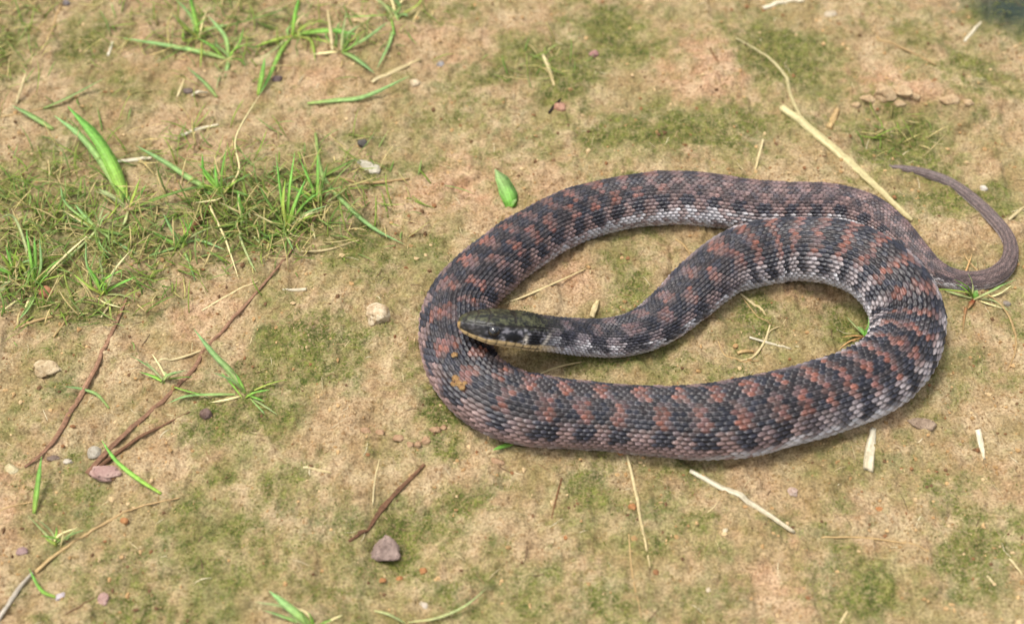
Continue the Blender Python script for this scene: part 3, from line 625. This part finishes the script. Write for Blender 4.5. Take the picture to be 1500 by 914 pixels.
tuft('star shaped grass seedling with pale radiating blades on bare soil', 150, 432, [
    ([(0, 0), (165, 400), (190, 368)], .012, 4, 'dry'), ([(0, 0), (140, 408), (128, 390)], .010, 6, 'bright'), ([(0, 0), (130, 420), (108, 402)], .008, 6, 'yellow'),
    ([(0, 0), (175, 432), (205, 440)], .003, 4, 'pale'), ([(0, 0), (160, 444), (176, 450)], .001, 4, 'pale'), ([(0, 0), (150, 400), (144, 375)], .014, 4, 'pale'),
    ([(0, 0), (168, 420), (200, 405)], .007, 6, 'bright'), ([(0, 0), (128, 390), (126, 355)], .016, 4, 'blue'), ([(0, 0), (160, 415), (172, 385)], .012, 5, 'pale')])
tuft('faded low grass rosette between the broad seedling and star seedling', 142, 335, [
    ([(0, 0), (125, 318), (110, 300)], .010, 6, 'blue'), ([(0, 0), (150, 310), (160, 290)], .012, 5, 'pale'), ([(0, 0), (170, 355), (200, 372)], .002, 6, 'blue'),
    ([(0, 0), (130, 350), (75, 400)], .004, 4, 'pale'), ([(0, 0), (160, 340), (185, 345)], .004, 6, 'dark'), ([(0, 0), (120, 335), (100, 330)], .006, 5, 'dark'), ([(0, 0), (98, 300), (88, 272)], .012, 5, 'blue')])
tuft('thin grass seedling with one stem trailing down onto tan soil', 266, 360, [
    ([(0, 0), (252, 338), (240, 314)], .010, 6, 'blue'), ([(0, 0), (277, 385), (286, 412)], .001, 5, 'blue'), ([(0, 0), (245, 352), (225, 340)], .005, 6, 'bright'),
    ([(0, 0), (290, 352), (330, 366)], .003, 5, 'blue'), ([(0, 0), (275, 340), (282, 322)], .01, 5, 'bright'), ([(0, 0), (235, 370), (215, 376)], .002, 7, 'blue')])
tuft('isolated seedling with spindle leaf and trailing runner on bare soil', 360, 578, [
    ([(0, 0), (338, 545), (314, 520), (284, 482)], .008, 10, 'blue'), ([(0, 0), (345, 552), (335, 540)], .006, 4, 'pale'), ([(0, 0), (320, 578), (275, 580), (245, 591)], .003, 5, 'blue'),
    ([(0, 0), (380, 590), (406, 607)], .002, 4, 'pale'), ([(0, 0), (372, 582), (388, 588)], .004, 5, 'bright'), ([(0, 0), (352, 560), (346, 548)], .006, 5, 'bright'), ([(0, 0), (335, 585), (305, 590)], .001, 4, 'dry')])
tuft('sparse seedling with two fine parallel blades beside the brown root', 243, 561, [
    ([(0, 0), (222, 540), (190, 520)], .006, 4, 'blue'), ([(0, 0), (228, 545), (212, 528)], .006, 4, 'pale'), ([(0, 0), (225, 552), (205, 545)], .002, 6, 'bright')])
single_blade('small arched green blade crossing the flat brown root', [(160, 598), (142, 578), (120, 570), (95, 566)], .004, 5, 'blue')
single_blade('single stiff green blade lying past mauve stone', [(236, 723), (200, 700), (170, 675), (149, 645)], .006, 7, 'bright')
single_blade('folded light green blade standing beside pale creamy pebble', [(50, 752), (55, 715), (61, 668)], .010, 9, 'bright')
straw('fine pale runner meeting the foot of the folded blade', [(0, 748), (22, 740), (50, 735)], 3, 'tan', 'dry_stalk', 'stalk')
tuft('tiny thin two bladed seedling above the long curved twig', 84, 800, [
    ([(0, 0), (65, 780), (41, 755)], .006, 4, 'pale'), ([(0, 0), (75, 778), (52, 758)], .006, 3, 'pale'), ([(0, 0), (78, 795), (66, 788)], .002, 6, 'yellow')])
single_blade('short green blade ending at a pale violet petal', [(82, 875), (60, 864), (42, 832)], .006, 6, 'bright')
tuft('cropped grass tuft with broad tapering blades at the soil edge', 462, 922, [
    ([(0, 0), (430, 895), (394, 865)], .008, 13, 'blue'), ([(0, 0), (425, 892), (374, 881)], .006, 5, 'pale'), ([(0, 0), (420, 905), (385, 893)], .004, 6, 'blue'), ([(0, 0), (452, 900), (435, 890)], .003, 4, 'dry')])
single_blade('pale arched blade curling over mossy soil at the edge', [(548, 894), (570, 900), (596, 914)], .003, 5, 'pale')
single_blade('slender pale green curved stem rising toward a white pebble', [(598, 911), (640, 905), (680, 888), (713, 861)], .006, 4, 'pale')
t_ = tuft('single bright green oval leaf sprouting just outside the coil', 748, 304, [
    ([(0, 0), (746, 292), (741, 278), (734, 263), (725, 248)], .005, 27, 'leaf'), ([(0, 0), (752, 298), (757, 292)], .005, 8, 'leaf')], cat='seedling', name='seedling')
tuft('small vivid green sprout tucked against the snake inside the coil', 1268, 493, [
    ([(0, 0), (1275, 476), (1272, 454)], .010, 10, 'leaf'), ([(0, 0), (1255, 480), (1240, 464)], .006, 4, 'pale'), ([(0, 0), (1262, 484), (1256, 478)], .004, 7, 'leaf'),
    ([(0, 0), (1250, 492), (1232, 494)], .003, 4, 'brown'), ([(0, 0), (1245, 500), (1228, 512)], .002, 3, 'brown')], cat='seedling', name='seedling')
tuft('reddish based dry grass plant with green heart under the tail bend', 1428, 438, [
    ([(0, 0), (1430, 430), (1432, 425)], .004, 9, 'leaf'), ([(0, 0), (1455, 440), (1478, 456)], .002, 5, 'pale'), ([(0, 0), (1460, 432), (1482, 418)], .003, 4, 'dry'),
    ([(0, 0), (1415, 452), (1410, 490)], .001, 5, 'red'), ([(0, 0), (1405, 432), (1385, 426)], .002, 4, 'pale'), ([(0, 0), (1422, 446), (1418, 452)], .002, 7, 'red'), ([(0, 0), (1450, 446), (1470, 452)], .002, 4, 'dry')], cat='grass')
straw('long thin dry stem curling away from the tail bend', [(1442, 428), (1468, 448), (1484, 478), (1488, 510), (1476, 543)], 4, 'tan', 'dry_stalk', 'stalk')
single_blade('short green blade poking out under the lower body curve', [(752, 650), (740, 653), (722, 659)], .003, 8, 'bright')
tuft('low moss green sprig beside the pale mound', 1410, 412, [([(0, 0), (1400, 400), (1392, 398)], .003, 3, 'dry'), ([(0, 0), (1416, 395), (1424, 372)], .003, 3, 'brown')], cat='sprig', name='dry_sprig')

# ------------------------------------------------------------------ straw, stalks, roots
straw('thick pale straw lying diagonally behind the snake toward the tail', [(1146, 158), (1185, 188), (1232, 228), (1285, 275), (1334, 322)], 14, 'green', flat=.55, fray=.25, ends=(.95, .5))
straw('kinked thin yellow stalk touching the thick straw head', [(1078, 56), (1115, 78), (1148, 108), (1158, 140), (1172, 172)], 6, 'green', 'dry_stalk', 'stalk', ends=(.4, 1.0))
straw('straight white straw lying below the coil pointing away from it', [(1013, 690), (1060, 716), (1105, 740), (1163, 779)], 10, 'white', flat=.5, fray=.3)
straw('thin cream straw running down from beneath the lower body', [(918, 664), (930, 715), (938, 760), (952, 832)], 5, 'cream', ends=(1., .5))
straw('faint hair thin fibre lying next to the thin cream straw', [(921, 782), (926, 840), (940, 905)], 2.6, 'tan', 'dry_fibre', 'fibre')
straw('flat cream straw chip with a split end below the coil', [(1279, 629), (1276, 655), (1272, 687)], 14, 'white', 'straw_chip', 'straw chip', flat=.35, ends=(.55, 1.05), fray=.35)
straw('small frayed pale straw chip on soil beyond the split chip', [(1433, 632), (1437, 650), (1441, 669)], 10, 'white', 'straw_chip', 'straw chip', flat=.35, ends=(1.0, .4), fray=.5)
straw('very thin tan stem lying across brown soil below the white straw', [(1203, 787), (1260, 787), (1320, 795), (1364, 809)], 3, 'tan', 'dry_stalk', 'stalk')
straw('thin straw fragment lying between moss spots beyond the thick straw', [(1285, 58), (1320, 70), (1372, 96)], 4.5, 'tan')
straw('whitish straw piece cut by the far edge of the scene', [(1118, 12), (1150, 5), (1178, 1)], 9, 'white')
straw('short white straw piece near the dark bluish ground', [(1413, 61), (1424, 48), (1437, 33)], 6, 'white')
straw('tiny pale straw snippet at the lower edge near dark moss', [(1231, 912), (1236, 903), (1242, 894)], 4, 'cream', 'straw_chip', 'straw chip')
straw('small tan straw snippet beyond the thin tan stem end', [(1478, 818), (1488, 829), (1498, 842)], 4, 'cream', 'straw_chip', 'straw chip')
straw('tiny straw splinter beside the small tan snippet', [(1446, 843), (1452, 850), (1458, 857)], 4, 'cream', 'straw_chip', 'straw chip')
straw('pale bent straw piece on the green moss behind the coil', [(795, 80), (804, 100), (812, 126)], 6, 'cream', rough=.2)
straw('thin straw bridging bare soil between the body coils behind head', [(738, 446), (790, 425), (858, 394)], 3.5, 'cream')
straw('flat pale chip sticking out from behind the snake neck', [(867, 464), (871, 452), (876, 440)], 9, 'cream', 'straw_chip', 'straw chip', flat=.4)
straw('thin pale fibre lying below the neck over the lower coil', [(783, 552), (815, 538), (852, 530)], 4, 'cream', 'dry_fibre', 'fibre')
straw('pale straw sliver beside upper coil inside the loop', [(990, 350), (1004, 362), (1012, 374)], 4, 'tan', 'straw_chip', 'straw chip')
b = ground_pt(1122, 508); dt = tag(empty('dry_grass_tangle', b), 'dry tangled rootlets and straw bits inside the coil', 'dry grass')
for pix, w, k_ in (([(1128, 476), (1120, 500), (1104, 522), (1085, 528)], 3.5, 'cream'), ([(1098, 494), (1125, 502), (1158, 511)], 4, 'white'), ([(1052, 500), (1062, 520), (1090, 530), (1112, 528)], 2.6, 'tan'),
                   ([(1084, 430), (1102, 444), (1122, 462)], 5, 'cream'), ([(1122, 500), (1128, 485), (1142, 478)], 2.6, 'cream'), ([(1080, 517), (1092, 514), (1104, 515)], 6, 'tan'), ([(1088, 436), (1108, 462), (1130, 476)], 2.4, 'tan')):
    straw(None, pix, w, k_, 'straw_piece', parent=dt, base=b)
straw('pale straw lying across the flat of the leaning brown root', [(225, 531), (260, 525), (297, 513)], 4, 'cream')
straw('bright whitish straw chip lying beyond the bushy clump', [(266, 199), (290, 190), (320, 183)], 7, 'white', 'straw_chip', 'straw chip')
straw('thin cream straw beside the leaning brown root fork', [(440, 369), (480, 366), (526, 352)], 4, 'cream')
straw('thin cream straw crossing bare soil under the sprawling tuft', [(296, 455), (335, 432), (378, 412)], 4, 'cream')
straw('thin brown twig beside the whitish litter flake', [(474, 264), (540, 268), (600, 262)], 5, 'tan', 'twig', 'twig')
straw('tiny white seed shaped chip on mossy soil', [(414, 424), (430, 425), (449, 424)], 6, 'white', 'straw_chip', 'straw chip', ends=(.3, 1.))
straw('tiny pale splinter on moss below the bare tan strip', [(444, 684), (464, 688), (485, 693)], 5, 'cream', 'straw_chip', 'straw chip')
straw('hair thin pale fibre standing over moss near the soil crack', [(546, 738), (549, 705), (556, 672)], 2.6, 'cream', 'dry_fibre', 'fibre', z=[.0005, .002, .004])
straw('thick pale stalk beside the curved grey green blade', [(545, 122), (580, 104), (616, 88)], 7, 'cream', 'dry_stalk', 'stalk')
straw('upright thin white stalk behind the broad flat runner blade', [(487, 76), (484, 45), (480, 15)], 5, 'cream', 'dry_stalk', 'stalk', z=[.0, .006, .012])
straw('whitish stalk lying behind the broad bright seedling', [(172, 237), (198, 234), (222, 232)], 7, 'white', 'dry_stalk', 'stalk')
straw('thin pale stalk standing above flat pale blade tip', [(24, 152), (31, 130), (38, 108)], 5, 'cream', 'dry_stalk', 'stalk', z=[.0, .004, .007])
straw('tiny pale stalk standing alone on grey brown soil', [(158, 82), (162, 72), (165, 62)], 5, 'white', 'straw_chip', 'straw chip')
straw('short pale stalk near a white curl on the soil', [(260, 142), (265, 130), (270, 116)], 5, 'cream', 'straw_chip', 'straw chip')
straw('small white curl of dry leaf beside a dark pebble', [(282, 140), (290, 135), (304, 136)], 7, 'white', 'leaf_curl', 'dry leaf', z=[.0004, .003, .001])
straw('thin tan stalk slanting over grey brown soil at the far edge', [(70, 62), (80, 34), (90, 5)], 4, 'tan', 'dry_stalk', 'stalk')
straw('pale straw lying on dark moss behind the flat brown root', [(78, 494), (90, 478), (101, 462)], 4, 'tan')
straw('tan straw lying on moss beside the pale straw', [(28, 480), (52, 470), (78, 464)], 5, 'tan')
straw('dry stalk stretched over soil beside the star seedling', [(148, 465), (158, 450), (168, 444)], 4, 'cream', 'straw_chip', 'straw chip')
straw('flat reddish brown root half buried in soil ending near small pebbles', [(186, 436), (168, 478), (146, 528), (118, 580), (88, 632), (66, 660), (36, 684)], 8.5, 'root', 'root', 'root', flat=.5, ends=(.5, .5), rough=.28)
straw('long brown root running from the grass clump to the mauve stone', [(484, 288), (448, 338), (410, 388), (366, 440), (322, 490), (280, 545), (236, 590), (194, 626), (158, 660), (128, 694)], 6, 'root', 'root', 'root', flat=.55, ends=(.45, 1.3), rough=.3)
straw('dark forked root branch leaving the long root over the mauve stone', [(130, 696), (165, 668), (204, 640), (240, 622), (278, 603)], 6, 'darkroot', 'root', 'root', ends=(1.2, .3), rough=.25)
straw('short brown root splinter beside the mauve stone', [(150, 672), (170, 650), (182, 636)], 6, 'root', 'root', 'root', rough=.3)
straw('brown twig half sunk in the grass clump', [(280, 338), (300, 312), (318, 280)], 9, 'brown', 'twig', 'twig', rough=.25)
straw('dark twig lying between the grass tuft and root', [(400, 308), (440, 300), (478, 296)], 4, 'darkroot', 'twig', 'twig')
straw('long curved tan twig lying alone over dark soil', [(52, 838), (78, 815), (118, 788), (165, 760), (205, 742), (264, 729)], 5, 'tan', 'twig', 'twig', ends=(1.2, .4))
straw('greyish root emerging at the near edge below curved twig', [(-8, 914), (12, 885), (30, 858), (48, 838)], 7, 'grey', 'root', 'root', rough=.3)
straw('thin dark rootlet on brown soil beside the round mauve pebble', [(96, 900), (118, 888), (138, 875)], 3, 'darkroot', 'root', 'root')
straw('dark crumbling strip standing in for a crack in the mossy soil', [(511, 793), (538, 776), (556, 750), (580, 722), (602, 700), (622, 680)], 7, 'darkroot', 'root', 'root', flat=.4, rough=.5, ends=(.7, .6))  # a soil crack, modelled as a dark sunken strip in root form
straw('black stick poking from moss behind the coil', [(804, 166), (812, 156), (822, 145)], 6, 'black', 'stick', 'stick', z=[.0004, .002, .004])
straw('pale upright chip beside the raised dirt clods', [(1215, 187), (1221, 175), (1228, 160)], 11, 'tan', 'straw_chip', 'straw chip', flat=.5)
straw('fine thread like stem inside the tail loop', [(1435, 400), (1420, 384), (1412, 372)], 3, 'tan', 'dry_fibre', 'fibre')
straw('pale thin fibre lying by the far mossy hollow', [(1118, 205), (1112, 228), (1106, 250)], 4, 'cream', 'dry_fibre', 'fibre')
straw('tan straw end at the right edge by the tail', [(1478, 322), (1490, 312), (1504, 302)], 5, 'cream')
straw('fine dark stem below the coil beside a moss streak', [(823, 700), (816, 725), (808, 758)], 3, 'brown', 'dry_fibre', 'fibre')
straw('tiny brown thread over the pale raised mound', [(1040, 70), (1046, 82), (1053, 92)], 3, 'brown', 'dry_fibre', 'fibre')

# ------------------------------------------------------------------ stones, clods, flakes
stone('cream rounded pebble lying alone beside the flat brown root', 72, 541, 48, 32, (176, 150, 110), (226, 206, 168), seed=2)
stone('smooth mauve pink stone at the foot of the long root', 158, 692, 50, 28, (160, 120, 122), (190, 156, 152), seed=3, high=.5, scale=200)
stone('chalky cream pebble on moss left of the coil', 553, 462, 38, 34, (188, 160, 122), (240, 226, 196), seed=4, high=.7)
stone('rounded red pebble at the foot of the pale upright tuft', 69, 430, 23, 24, (170, 96, 66), (196, 128, 92), seed=5, high=.8)
stone('grey purple triangular stone sunk in dark moss', 565, 806, 52, 42, (116, 98, 98), (164, 142, 140), seed=6, high=.6, shape='tri', sink=.25)
stone('small cream pebble beside the thick pale stalk', 607, 124, 17, 14, (206, 180, 140), (242, 226, 196), seed=7, high=.7)
stone('creamy pebble cut by the left edge near the folded blade', 17, 688, 22, 18, (196, 180, 130), (232, 222, 180), seed=8)
stone('grey white pebble against the dark forked root', 138, 663, 22, 20, (150, 146, 134), (206, 202, 190), seed=9)
stone('dark purple clod beside the isolated seedling', 302, 608, 20, 20, (66, 46, 44), (112, 88, 92), seed=10, high=.8)
stone('dark violet pebble by the upright bright blade', 405, 117, 19, 15, (62, 50, 66), (100, 86, 100), seed=11, high=.8)
stone('dark pebble on moss beyond the bushy grass tuft', 531, 211, 15, 17, (44, 46, 52), (80, 84, 92), seed=12, high=.8)
stone('mauve pebble on moss far behind the coil', 869, 81, 17, 15, (150, 96, 100), (190, 140, 142), seed=13, high=.8)
stone('pink pebble at the foot of the black stick', 821, 158, 21, 17, (180, 122, 104), (214, 160, 138), seed=14, high=.7)
stone('pale lilac pebble on soil below the split straw chip', 1162, 720, 15, 14, (200, 170, 160), (226, 204, 196), seed=15)
stone('tiny white pebble on bare soil below the coil', 1062, 777, 9, 9, (220, 206, 170), (244, 236, 210), seed=16)
stone('tiny whitish pebble below the tiny white one near the edge', 1038, 864, 8, 8, (206, 190, 160), (236, 222, 196), seed=17)
stone('round mauve pebble on soil beside the thin dark rootlet', 152, 877, 17, 19, (168, 128, 128), (202, 164, 160), seed=18, high=.6)
stone('pale violet petal like flake at the end of short green blade', 88, 873, 16, 12, (190, 180, 200), (226, 220, 232), name='flake', cat='flake', seed=19, high=.5)
stone('mauve flake above the short green blade', 32, 808, 18, 14, (140, 110, 116), (176, 146, 152), name='flake', cat='flake', seed=20, high=.5)
stone('blue grey pebble on soil beyond small cream pebble', 645, 95, 12, 12, (130, 130, 140), (176, 176, 186), seed=21)
stone('white pebble inside the tail loop near the outer bend', 1441, 277, 13, 11, (220, 214, 206), (246, 242, 236), seed=22, high=.7)
stone('grey pebble at the right edge beside curling stem', 1475, 445, 12, 11, (126, 120, 118), (160, 154, 150), seed=23)
stone('whitish flat litter flake beside thin brown twig', 536, 246, 46, 22, (170, 168, 150), (214, 210, 194), name='flake', cat='flake', ang=-.3, seed=24, high=.35)
stone('small white pebble near the slender curved stem', 622, 886, 16, 14, (196, 184, 168), (226, 216, 204), seed=25)
stone('cream flat stone behind the upright bright blade', 388, 92, 36, 30, (186, 164, 120), (214, 196, 154), seed=26, high=.35)
stone('cream flat stone behind the pale stalk and broad blade', 527, 28, 38, 22, (206, 176, 124), (224, 198, 150), seed=27, high=.35)
stone('dark grey pebble at the far edge of grey brown soil', 97, 5, 12, 11, (96, 92, 104), (130, 126, 136), seed=28)
stone('dark pebble beside the white leaf curl', 275, 134, 17, 10, (76, 66, 70), (110, 98, 100), seed=29)
stone('whitish pebble cluster stone near small grey pebble by root end', 99, 676, 15, 9, (200, 192, 176), (232, 224, 210), seed=30)
stone('dark crumb of soil beside whitish pebble near root end', 77, 671, 22, 11, (90, 74, 72), (128, 110, 106), name='soil_clod', cat='clod', seed=31)
stone('grey ridged worm cast on soil below the coil', 1352, 622, 44, 19, (124, 104, 92), (168, 146, 128), name='worm_cast', cat='worm cast', seed=32, high=.5, ang=-.15)
stone('whitish stone chip half sunk beyond far straw piece', 1215, 22, 24, 11, (196, 182, 158), (222, 208, 186), seed=33, high=.4)
ck = [(536, 632, 17, 12), (557, 635, 16, 12), (601, 651, 12, 11), (612, 651, 12, 11), (625, 645, 17, 13), (584, 642, 18, 12), (637, 630, 18, 13), (650, 627, 12, 10), (728, 677, 22, 16)]
for i, (a_, b_, c_, d_) in enumerate(ck):
    stone('pinkish soil clod among others left of the lower body curve', a_, b_, c_, d_, (158, 118, 88), (202, 164, 128), name='soil_clod', cat='clod', seed=40 + i, high=.6, sink=.45)['group'] = 'pinkish clods by the lower curve'
ck = [(1272, 146, 26, 18), (1296, 140, 36, 26), (1322, 136, 30, 24), (1340, 143, 20, 16), (1318, 152, 22, 12), (1255, 155, 16, 10), (1392, 148, 34, 18), (1418, 152, 20, 12), (1290, 128, 20, 12)]
for i, (a_, b_, c_, d_) in enumerate(ck):
    stone('tan dirt clod in the raised crust beyond the tail', a_, b_, c_, d_, (186, 152, 112), (214, 186, 146), name='soil_clod', cat='clod', seed=60 + i, high=.6, sink=.4)['group'] = 'clods of raised crust beyond the tail'
ck = [(1289, 746, 14, 8), (926, 743, 13, 12), (911, 665, 16, 8), (829, 787, 9, 8), (182, 763, 14, 10), (620, 836, 12, 11), (560, 850, 12, 10), (585, 848, 10, 9)]
for i, (a_, b_, c_, d_) in enumerate(ck):
    stone('small orange brown clay crumb on pale soil', a_, b_, c_, d_, (164, 96, 50), (204, 140, 84), name='clay_crumb', cat='clay crumb', seed=80 + i, high=.7)['group'] = 'orange clay crumbs'
# crumbs stuck to the snake's back at the lower curve: found by casting a photo ray at the body
dg = bpy.context.evaluated_depsgraph_get(); bpy.context.view_layer.update()
def on_snake(px_, py_):
    d = ray(px_, py_); d = d / np.linalg.norm(d); o_ = C0 - base
    ok, loc, nor, _ = body.ray_cast(Vector(o_), Vector(d)); return (np.array(loc) + base) if ok else None
for i, (a_, b_, w_) in enumerate(((668, 555, 10), (673, 561, 12), (676, 568, 9), (666, 520, 8), (664, 563, 7), (681, 561, 6))):
    p = on_snake(a_, b_)
    if p is None: continue
    r_ = w_ * mpp(p) * .5; v = ICO * (1 + 1.1 * n3(ICO, .6, i + 1) + .8 * n3(ICO, .25, i + 6))[:, None] * r_ * np.array([1.1, 1, .6])
    o = link('dirt_crumb', mesh_np('dirt_crumb', v, tris=ICF), stone_mat('dirt_crumb_surface', (140, 104, 66), (182, 148, 98)), None, p + np.array([0, 0, r_ * .25]))
    tag(o, 'yellowish dirt crumb stuck on the back of the snake', 'dirt crumb', 'dirt crumbs on the snake')

# ------------------------------------------------------------------ uncountable stuff: crumbs, moss leaves, short grass, fibres
xlim, ylim = (-.255, .255), (-.140, .222)
core = D[::6, :4]
def clear_of_snake(x, y, k_=.80):
    keep = np.ones(len(x), bool)
    for cx, cy, cz, a in core: keep &= ((x - cx) ** 2 + (y - cy) ** 2) > (a * k_) ** 2
    return keep
def scatter(n, seed):
    r = np.random.default_rng(seed); return r.uniform(*xlim, n), r.uniform(*ylim, n), r
# soil crumbs
x, y, r = scatter(15000, 1); ms, wm = fields(x, y); dens = .30 + .7 * sstep(.35, .7, vn(x, y, .03, 21)); k_ = (r.random(len(x)) < dens * (1 - .5 * ms)) & clear_of_snake(x, y); x, y, ms = x[k_], y[k_], ms[k_]
_bm = bmesh.new(); bmesh.ops.create_icosphere(_bm, subdivisions=1, radius=1.0); I1 = np.array([v.co[:] for v in _bm.verts]); F1 = np.array([[v.index for v in f.verts] for f in _bm.faces]); _bm.free()
n = len(x); sz = .00022 + .00075 * r.random(n) ** 4.0; jit = r.uniform(.6, 1.3, (n, len(I1), 1)); z = h_full(x, y)
v = I1[None] * jit * sz[:, None, None] * np.stack([r.uniform(.7, 1.4, n), r.uniform(.7, 1.4, n), r.uniform(.5, 1, n)], -1)[:, None, :]
v += np.stack([x, y, z + sz * .15], -1)[:, None, :]
pal_ = np.array([lin(190, 152, 104), lin(214, 184, 138), lin(150, 108, 74), lin(176, 142, 96), lin(120, 92, 66), lin(206, 170, 120)]) * AL
cl = np.repeat(pal_[r.integers(0, 6, n)], len(I1), 0)
f = (F1[None] + (np.arange(n) * len(I1))[:, None, None]).reshape(-1, 3)
o = link('soil_crumbs', mesh_np('soil_crumbs', v.reshape(-1, 3), tris=f, col=cl, smooth=False), M_CRUMB); tag(o, 'scattered fine soil crumbs over the bare ground', 'soil crumbs', kind='stuff')
# moss leaves
x, y, r = scatter(190000, 2); ms, _ = fields(x, y); k_ = (r.random(len(x)) < sstep(.15, .9, ms) * (.25 + .75 * sstep(.35, .65, vn(x, y, .004, 22)))) & clear_of_snake(x, y); x, y = x[k_], y[k_]; n = len(x); print('moss leaves', n)
z = h_full(x, y) - .0001; an = r.uniform(0, 2 * math.pi, n); ln = r.uniform(.0005, .0013, n); el = r.uniform(.25, 1.2, n); wd2 = ln * .22
d = np.stack([np.cos(an) * np.cos(el), np.sin(an) * np.cos(el), np.sin(el)], -1); s = np.stack([-np.sin(an), np.cos(an), 0 * an], -1); p = np.stack([x, y, z], -1)
v = np.stack([p - s * wd2[:, None] * .6, p + s * wd2[:, None] * .6, p + d * (ln * .6)[:, None] + s * wd2[:, None], p + d * ln[:, None]], 1).reshape(-1, 3)
i4 = (np.arange(n) * 4)[:, None]; f = np.vstack([i4 + [0, 1, 2], i4 + [0, 2, 3]])
mp = np.array([lin(112, 118, 48), lin(150, 150, 78), lin(92, 104, 44), lin(170, 160, 96), lin(128, 134, 66)]) * AL
o = link('moss', mesh_np('moss', v, tris=f, col=np.repeat(mp[r.integers(0, 5, n)] * (.75 + .5 * vn(x, y, .02, 23))[:, None], 4, 0)), M_MOSS); tag(o, 'thin green moss growing in patches on the soil', 'moss', kind='stuff')
# fibres and short grass share one builder
def mass(name, label, cat, pts_, lens, wids, lean, cols, mat, rng, seg=4):
    V_, Q_, C_, U_, o0, PP = [], [], [], [], 0, []
    for (gx, gy), L_, le in zip(pts_, lens, lean):
        a = rng.uniform(0, 2 * math.pi); k2 = np.linspace(0, 1, seg + 1); bend = rng.uniform(-.8, .8)
        hx = np.cos(a + bend * k2); hy = np.sin(a + bend * k2); st_ = L_ / seg; e2 = le * (1 - .5 * k2)
        P = np.cumsum(np.stack([hx * np.cos(e2), hy * np.cos(e2), np.sin(e2)], -1) * st_, 0); P -= P[0]; P += [gx, gy, 0]; PP.append(P)
    PP = np.array(PP); H = h_full(PP[..., 0], PP[..., 1])
    flat_ = np.asarray(lean) < .15
    PP[..., 2] += np.where(flat_[:, None], H + .0001, H[:, :1] - .0002)
    PP[..., 2] = np.where(flat_[:, None], PP[..., 2], np.maximum(PP[..., 2], np.where(np.arange(seg + 1)[None] > 0, H + .0002, -1)))
    for P, w_, c_ in zip(PP, wids, cols):
        v, q2, cl, uv = blade_mesh(P, w_, c_, c_ * 1.1, rng)
        V_.append(v); Q_.append(q2 + o0); C_.append(cl); U_.append(uv); o0 += len(v)
    o = link(name, mesh_np(name, np.vstack(V_), np.vstack(Q_), col=np.vstack(C_), uv=np.vstack(U_)), mat); return tag(o, label, cat, kind='stuff')
x, y, r = scatter(44000, 3); gd = blobs([(60, 330, 110, 90, .9), (370, 300, 120, 60, 1.), (170, 370, 130, 60, .7), (420, 340, 70, 40, 1.), (110, 450, 80, 20, .7), (300, 40, 110, 50, .45), (480, 40, 110, 40, .35),
                                            (20, 60, 40, 70, .5), (30, 420, 50, 40, .8), (1315, 200, 40, 30, .25), (250, 230, 80, 40, .35), (800, 100, 40, 30, .3)], x, y)
k_ = (r.random(len(x)) < gd) & clear_of_snake(x, y, 1.3); x, y = x[k_], y[k_]; n = len(x); print('short grass', n)
gp = 1.1 * np.array([lin(150, 176, 76), lin(170, 184, 96), lin(124, 156, 72), lin(204, 194, 130), lin(220, 204, 150), lin(156, 180, 104)])
mass('short_grass', 'short fine grass and dead blades among the tufts', 'grass', list(zip(x, y)), r.uniform(.004, .016, n), r.uniform(.0003, .0009, n), r.uniform(.2, 1.2, n), gp[r.integers(0, 6, n)], M_BLADE, r)
x, y, r = scatter(900, 4); k_ = clear_of_snake(x, y, 1.2); x, y = x[k_], y[k_]; n = len(x)
fp = np.array([lin(214, 196, 150), lin(190, 164, 120), lin(150, 116, 80), lin(110, 84, 60), lin(226, 212, 176)]) * AL
mass('dry_fibres', 'tiny scattered dry plant fibres on the soil', 'plant fibres', list(zip(x, y)), r.uniform(.0015, .0075, n) , r.uniform(.00018, .0004, n), np.full(n, .0), fp[r.integers(0, 5, n)], M_STRAW, r)
